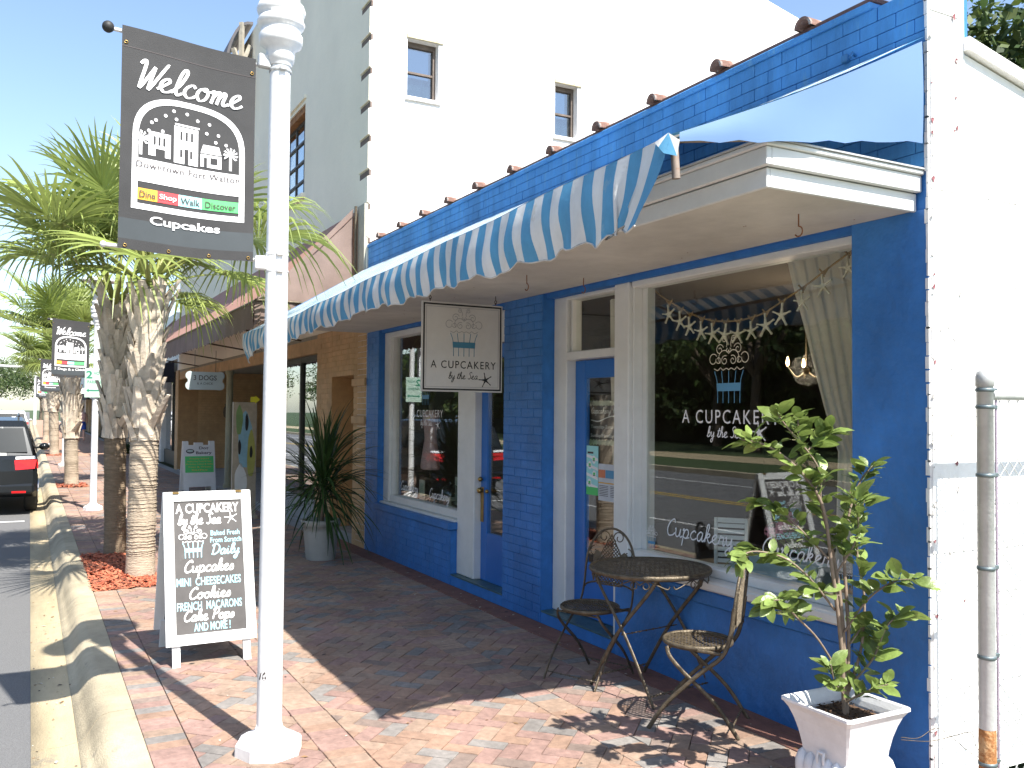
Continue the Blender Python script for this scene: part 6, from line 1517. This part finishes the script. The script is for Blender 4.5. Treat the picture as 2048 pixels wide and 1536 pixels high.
# ------------------------------------------------------------------ person walking away down the pavement
pe = thing("person", "person in a pink top and blue shorts walking away far down the pavement", "person", (-48, -1.25, 0), R_(180))
def skin_body(name, verts, edges, radii, m, parent):
    me = bpy.data.meshes.new(name); me.from_pydata(verts, edges, []); o = bpy.data.objects.new(name, me); COL.objects.link(o); o.parent = parent
    md = o.modifiers.new("skin", 'SKIN'); md.use_smooth_shade = True
    for i, r in enumerate(radii): me.skin_vertices[0].data[i].radius = r if hasattr(r, '__len__') else (r, r)
    me.skin_vertices[0].data[0].use_root = True; me.materials.append(m); s_ = o.modifiers.new("sub", 'SUBSURF'); s_.levels = 1; s_.render_levels = 1; return o
bm0 = bpy.data.meshes.new("tmp")
try:
    V = [(0, 0, .92), (0, 0, 1.10), (0, 0, 1.30), (.01, 0, 1.45), (.02, 0, 1.56), (.02, 0, 1.66), (0, .09, .88), (.12, .10, .50), (.05, .10, .08), (.15, .10, .04), (0, -.09, .88), (-.04, -.10, .50), (-.22, -.10, .12), (-.16, -.10, .05),
         (0, .17, 1.38), (-.04, .24, 1.12), (.08, .25, .90), (0, -.17, 1.38), (.04, -.24, 1.12), (.16, -.24, .92)]
    Ed = [(0, 1), (1, 2), (2, 3), (3, 4), (4, 5), (0, 6), (6, 7), (7, 8), (8, 9), (0, 10), (10, 11), (11, 12), (12, 13), (2, 14), (14, 15), (15, 16), (2, 17), (17, 18), (18, 19)]
    Rr_ = [(.11, .15), (.10, .13), (.11, .16), (.05, .06), (.07, .07), (.085, .08), .085, .055, .04, .03, .085, .055, .04, .03, .05, .04, .03, .05, .04, .03]
    me = bpy.data.meshes.new("body"); me.from_pydata(V, Ed, []); o = bpy.data.objects.new("body", me); COL.objects.link(o); o.parent = pe; me.materials.append(SKIN)
    import bmesh
    bm = bmesh.new(); bm.from_mesh(me); lay = bm.verts.layers.skin.verify()
    for i, v in enumerate(bm.verts): v[lay].radius = Rr_[i] if isinstance(Rr_[i], tuple) else (Rr_[i],)*2; v[lay].use_root = (i == 0)
    bm.to_mesh(me); bm.free(); o.modifiers.new("skin", 'SKIN').use_smooth_shade = True; o.modifiers.new("sub", 'SUBSURF').levels = 1
except Exception as ex: print("skin failed", ex)
b = MB(); b.lathe([(.16, 1.0), (.165, 1.15), (.185, 1.34), (.16, 1.42), (.06, 1.47)], 14); b.v = [(x*.75, y*1.1, z) for x, y, z in b.v]; b.build("shirt", mat("pale pink shirt", (.6, .4, .38), .8), pe, local=True)
b = MB(); b.lathe([(.175, .98), (.19, .86), (.10, .80)], 14); b.tube([(0, .09, .88), (.09, .10, .60)], [.12, .11], 12); b.tube([(0, -.09, .88), (-.03, -.10, .60)], [.12, .11], 12); b.v = [(x*.85, y, z) for x, y, z in b.v]; b.build("shorts", mat("blue shorts", (.02, .07, .35), .8), pe, local=True)
b = MB(); b.sphere((0.0, 0, 1.68), .10); b.build("hair", mat("brown hair", (.08, .05, .03), .7), pe, local=True)

# ------------------------------------------------------------------ buildings farther down the pavement
def far_building(name, label, x0, x1, h, m, aw_m=None, aw_z=(2.5, 3.3), aw_d=1.2, sign=None, wins=True):
    t = thing(name, label, "building", ((x0+x1)/2, .1, 0), 0, "shops farther down the pavement"); b = MB()
    b.box(x0+.02, x1-.02, .1, 12, 3.0, h); nb = max(2, int((x1-x0)/3.2))
    for i in range(nb+1): x = x0+.02+(x1-x0-.44)*i/nb; b.box(x, x+.4, .1, .6, 0, 2.999)
    b.build("wall", m, t); b = MB(); b.box(x0+.02, x1-.02, 1.0, 1.1, 0, 3.0); b.build("back_wall", ROOMD, t)
    for i in range(nb):
        xa = x0+.42+(x1-x0-.44)*i/nb; xb = x0+.02+(x1-x0-.44)*(i+1)/nb
        f = MB(); f.box(xa, xb, .2, .3, .001, .4); f.box(xa, xb, .2, .3, 2.7, 2.999); f.box((xa+xb)/2-.04, (xa+xb)/2+.04, .2, .3, .401, 2.699); fo = f.build("window", FRAMED, t)
        p = MB(); p.box(xa, (xa+xb)/2-.041, .24, .25, .401, 2.699); p.box((xa+xb)/2+.041, xb, .24, .25, .401, 2.699); p.build("pane", GLASS2, fo)
    if wins and h > 5:
        for i in range(nb):
            xa = x0+.42+(x1-x0-.44)*(i+.2)/nb; f = MB(); f.box(xa, xa+1.1, .03, .099, 4.2, 5.6); fo = f.build("window", WPAINT, t); p = MB(); p.box(xa+.08, xa+1.02, .02, .029, 4.28, 5.52); p.build("pane", GLASS2, fo)
    b = MB(); b.box(x0, x1, .0, .099, h-.35, h+.15); b.build("cornice", m, t)
    if aw_m:
        b = MB(); z0, z1 = aw_z; b.prism([(x0+.3, .0, z1), (x0+.3, -aw_d, z0+.25), (x0+.3, -aw_d, z0), (x0+.3, -aw_d+.02, z0), (x0+.3, -aw_d+.02, z0+.24), (x0+.3, .0, z1-.03)], (x1-x0-.6, 0, 0))
        b.prism([(x1-.33, 0, z1-.04), (x1-.33, -aw_d+.03, z0+.23), (x1-.33, -aw_d+.03, z0), (x1-.33, 0, z0+.1)], (.02, 0, 0)); b.build("awning", aw_m, t)
        if sign:
            b = MB(); F = Frame((x1-.305, -aw_d+.06, z0+.03), (0, 1, 0), (0, 0, 1)); text_mb(b, sign, F, .05, .0, .8, .2, bold=.02); b.build("lettering", WHITE, t)
    return t
far_building("shop_building", "shop beyond the bakery with a black awning and white upper front", -33.5, -25.8, 4.1, WPAINT, DKAW, (2.25, 2.95), 1.25)
far_building("shop_building", "far shop with a bright white fascia canopy beyond the black awning", -43, -33.5, 3.9, WPAINT, WPAINT, (2.75, 3.4), 1.3, None)
far_building("shop_building", "far shop with dark lettered awnings reading CAFE", -54, -43, 4.4, GREYW, DKAW, (2.0, 2.7), 1.3, "CAFE")
far_building("shop_building", "distant low beige shop at the end of the row", -72, -54, 4.0, GUTT, WPAINT, (2.4, 3.0), 1.2)
far_building("shop_building", "most distant white shop in the row, beyond the beige one", -100, -72, 4.6, WPAINT, DKAW, (2.4, 3.0), 1.2)
bs_ = thing("bush", "low dark green bush by the wall beyond the brown awning", "bush", (-33, -.75, 0)); 
def leaf_cloud(mb, c, rx, ry, rz, n, s_, r_, mi=None):
    """many leaf-sized faces gathered in clumps through a lumpy volume"""
    cl = []
    for _ in range(max(6, n//90)):
        d = Vector((r_.gauss(0, 1), r_.gauss(0, 1), r_.gauss(0, 1))).normalized()*(r_.uniform(.45, 1)); cl.append((Vector((d.x*rx, d.y*ry, d.z*rz))+Vector(c), r_.uniform(.16, .34)))
    for _ in range(n):
        q, cr_ = r_.choice(cl); d = Vector((r_.gauss(0, 1), r_.gauss(0, 1), r_.gauss(0, 1))).normalized(); rad = r_.uniform(.55, 1)**.5*cr_*(rx+ry+rz)/3*1.15
        p = q+Vector((d.x, d.y, d.z*.8))*rad; nrm = (d+Vector((0, 0, .6))+Vector((r_.uniform(-.7, .7), r_.uniform(-.7, .7), r_.uniform(-.5, .5)))).normalized(); t1 = nrm.orthogonal().normalized(); t1 = (Matrix.Rotation(r_.uniform(0, 6.28), 3, nrm) @ t1); t2 = nrm.cross(t1); z = s_*r_.uniform(.6, 1.3)
        mb.poly([p-t1*z, p+t2*z*.5, p+t1*z, p-t2*z*.5], r_.randrange(3) if mi is None else mi)
b = MB(); leaf_cloud(b, (0, 0, .5), .45, .4, .5, 900, .05, random.Random(2)); b.build("foliage", TREEF, bs_, local=True)
# ------------------------------------------------------------------ trees
def tree(name, label, loc, h, cr_, seed, group, n=5200, leaf=.16, trunk_h=None):
    r_ = random.Random(seed); t = thing(name, label, "tree", loc, r_.uniform(0, 6), group); th = trunk_h or h*.38
    b = MB(); b.tube(smooth_pts([(0, 0, -.2), (.05, .02, th*.5), (.1*r_.uniform(-1, 1), .1, th)], 4), [.05*h*(1-.06*i)*.6 for i in range(9)], 10)
    for k in range(6):
        a = 2*PI*k/6+r_.random(); e = Vector((math.cos(a)*cr_*.6, math.sin(a)*cr_*.6, th+(h-th)*r_.uniform(.3, .7))); b.tube(smooth_pts([(0, 0, th*.85), tuple(e*.5+Vector((0, 0, th*.5))), tuple(e)], 4), [.014*h*(1-.09*i) for i in range(9)], 6)
    b.build("trunk", BARK, t, local=True)
    b = MB(); leaf_cloud(b, (0, 0, th+(h-th)*.52), cr_, cr_, (h-th)*.52, n, leaf, r_); b.build("crown", TREEF, t, local=True); return t
tree("oak_tree", "leafy tree rising behind the low white side wall at the top right", (-18.3, 24.5, 0), 15.5, 4.8, 31, "broadleaf trees round the shops", 9000, .22)
pro = tree("oak_tree", "broad dark oak across the street, leftmost of the park row, far end", (-58, -25, -.03), 9, 5, 41, "oaks in the park across the street")
pool = []
for i, x in enumerate((-50, -43, -36, -29.5, -23, -16.5, -10, -3, 4)):
    o = copy_tree(pro); o.location = (x, -24-(i % 3)*1.8, -.03); o.rotation_euler = (0, 0, i*1.3); s_ = (.95, 1.1, 1.0, 1.15, .9)[i % 5]; o.scale = (s_, s_, s_)
    o['label'] = "dark oak number in the park row across the street"
names_ = ["second from the far end", "third from the far end", "fourth from the far end", "opposite the bakery porch", "opposite the pale tall building", "facing the left shop window", "facing the blue doors", "facing the big shop window", "beyond the near end of the blue shop"]
k = 0
for o in list(bpy.data.objects):
    if o.get('label') == "dark oak number in the park row across the street":
        o['label'] = "dark oak across the street, "+names_[k]; k += 1
for i, (x, y, s_, side) in enumerate(((-130, -9, 1.0, "left"), (-118, -15, .9, "left"), (-150, -2, 1.15, "left"), (-112, -21, 1.0, "left"), (-100, -26, .9, "left"), (-165, -8, 1.2, "left"), (-140, 6, 1.1, "left"), (-185, -14, 1.3, "left"))):
    o = copy_tree(pro); o.location = (x, y, -.03); o.rotation_euler = (0, 0, i*.9); o.scale = (s_*.85,)*3; o['group'] = "trees at the far end of the street"
    o['label'] = "hazy green tree closing the view at the far end of the street"
for x, y in ((-7.4, -16.2), (-12.8, -16.4)):
    palm("cabbage_palm", "cabbage palm on the grass verge across the street, "+("nearer the blue shop" if x > -10 else "nearer the bakery"), (x, y, -.02), 1.6, 3.2, .16, .24, 24, 1.25, (.0, 0), False, int(-x*3), group="cabbage palms on the verge across the street")
lamp_build("street_lamp", "white street lamp on the far side of the street", (-5.2, -15.2, -.02), 1.05, "white street lamps across the street", seg=12)
# hedge added behind the park, raised to keep sky out of the window reflections
hg = thing("hedge", "dense hedge added across the street, raised to darken the window reflections", "hedge", (-30, -29, -.03)); b = MB()
for i in range(22): leaf_cloud(b, (-60+i*5.4, 0, 4.2), 3.6, 1.6, 4.6, 1300, .3, random.Random(60+i))
b.build("foliage", TREEF, hg, local=True)
b = MB(); b.box(-62, 60, -1.5, -.9, 0, 7.5); b.build("sky_blocker", mat("hedge core", (.02, .03, .012), .95, var=.3, scale=4), hg, local=True)  # unseen solid slab added so no sky shows through the leaves
# traffic signals
ts = thing("traffic_signal", "white signal mast arm with red lights far down the street", "traffic light", (-100, -3.0, 0)); b = MB(); b.tube([(0, 0, 0), (0, 0, 6)], .14, 10); b.tube([(0, 0, 5.6), (0, -10, 5.9)], .12, 8); b.build("mast", WPAINT, ts, local=True)
for y in (-4, -8):
    b = MB(); b.cbox(-.15, .15, y-.2, y+.2, 4.6, 5.7, 0, .03); h_ = b.build("signal_head", BLKT, ts, local=True); b = MB(); b.tube([(.15, y, 5.45), (.19, y, 5.45)], .12, 12); b.build("red_lens", mat("lit red signal", (.6, .02, .01), .4, emis=(1, .05, .02), emis_s=3.), h_, local=True)
# meter and small paint marks

# litter: small leaves, grit and gum on the paving and in the gutter
r_ = random.Random(99); b = MB()
for _ in range(520):
    k = r_.random()
    if k < .45: x, y, z = -abs(r_.gauss(0, 5))-1.2, r_.uniform(-3.42, -3.20), -.138-.02*0; z = -.1335-.0155*min(1, max(0, (-3.21-y)/.2))
    elif k < .65: x, y, z = r_.uniform(-9, -2.7), r_.uniform(-.24, -.06), .004
    else: x, y, z = r_.uniform(-9, -2.2), r_.uniform(-2.9, -.3), .0015
    s_ = r_.uniform(.003, .012) if r_.random() < .85 else r_.uniform(.012, .024); a = r_.uniform(0, 6.28); c, q = math.cos(a)*s_, math.sin(a)*s_; t_ = r_.uniform(0, .006)
    b.poly([(x-c, y-q, z), (x+q*.5, y-c*.5, z+t_), (x+c, y+q, z+.001), (x-q*.5, y+c*.5, z+t_*.5)], r_.choice((0, 0, 1, 2)))
tag(b.build("leaf_litter", [mat("dry leaf bits", (.22, .13, .06), .9, var=.3), mat("pale grit", (.5, .46, .38), .9, var=.2), mat("dark gum and soot", (.06, .05, .045), .9)]), kind='stuff')
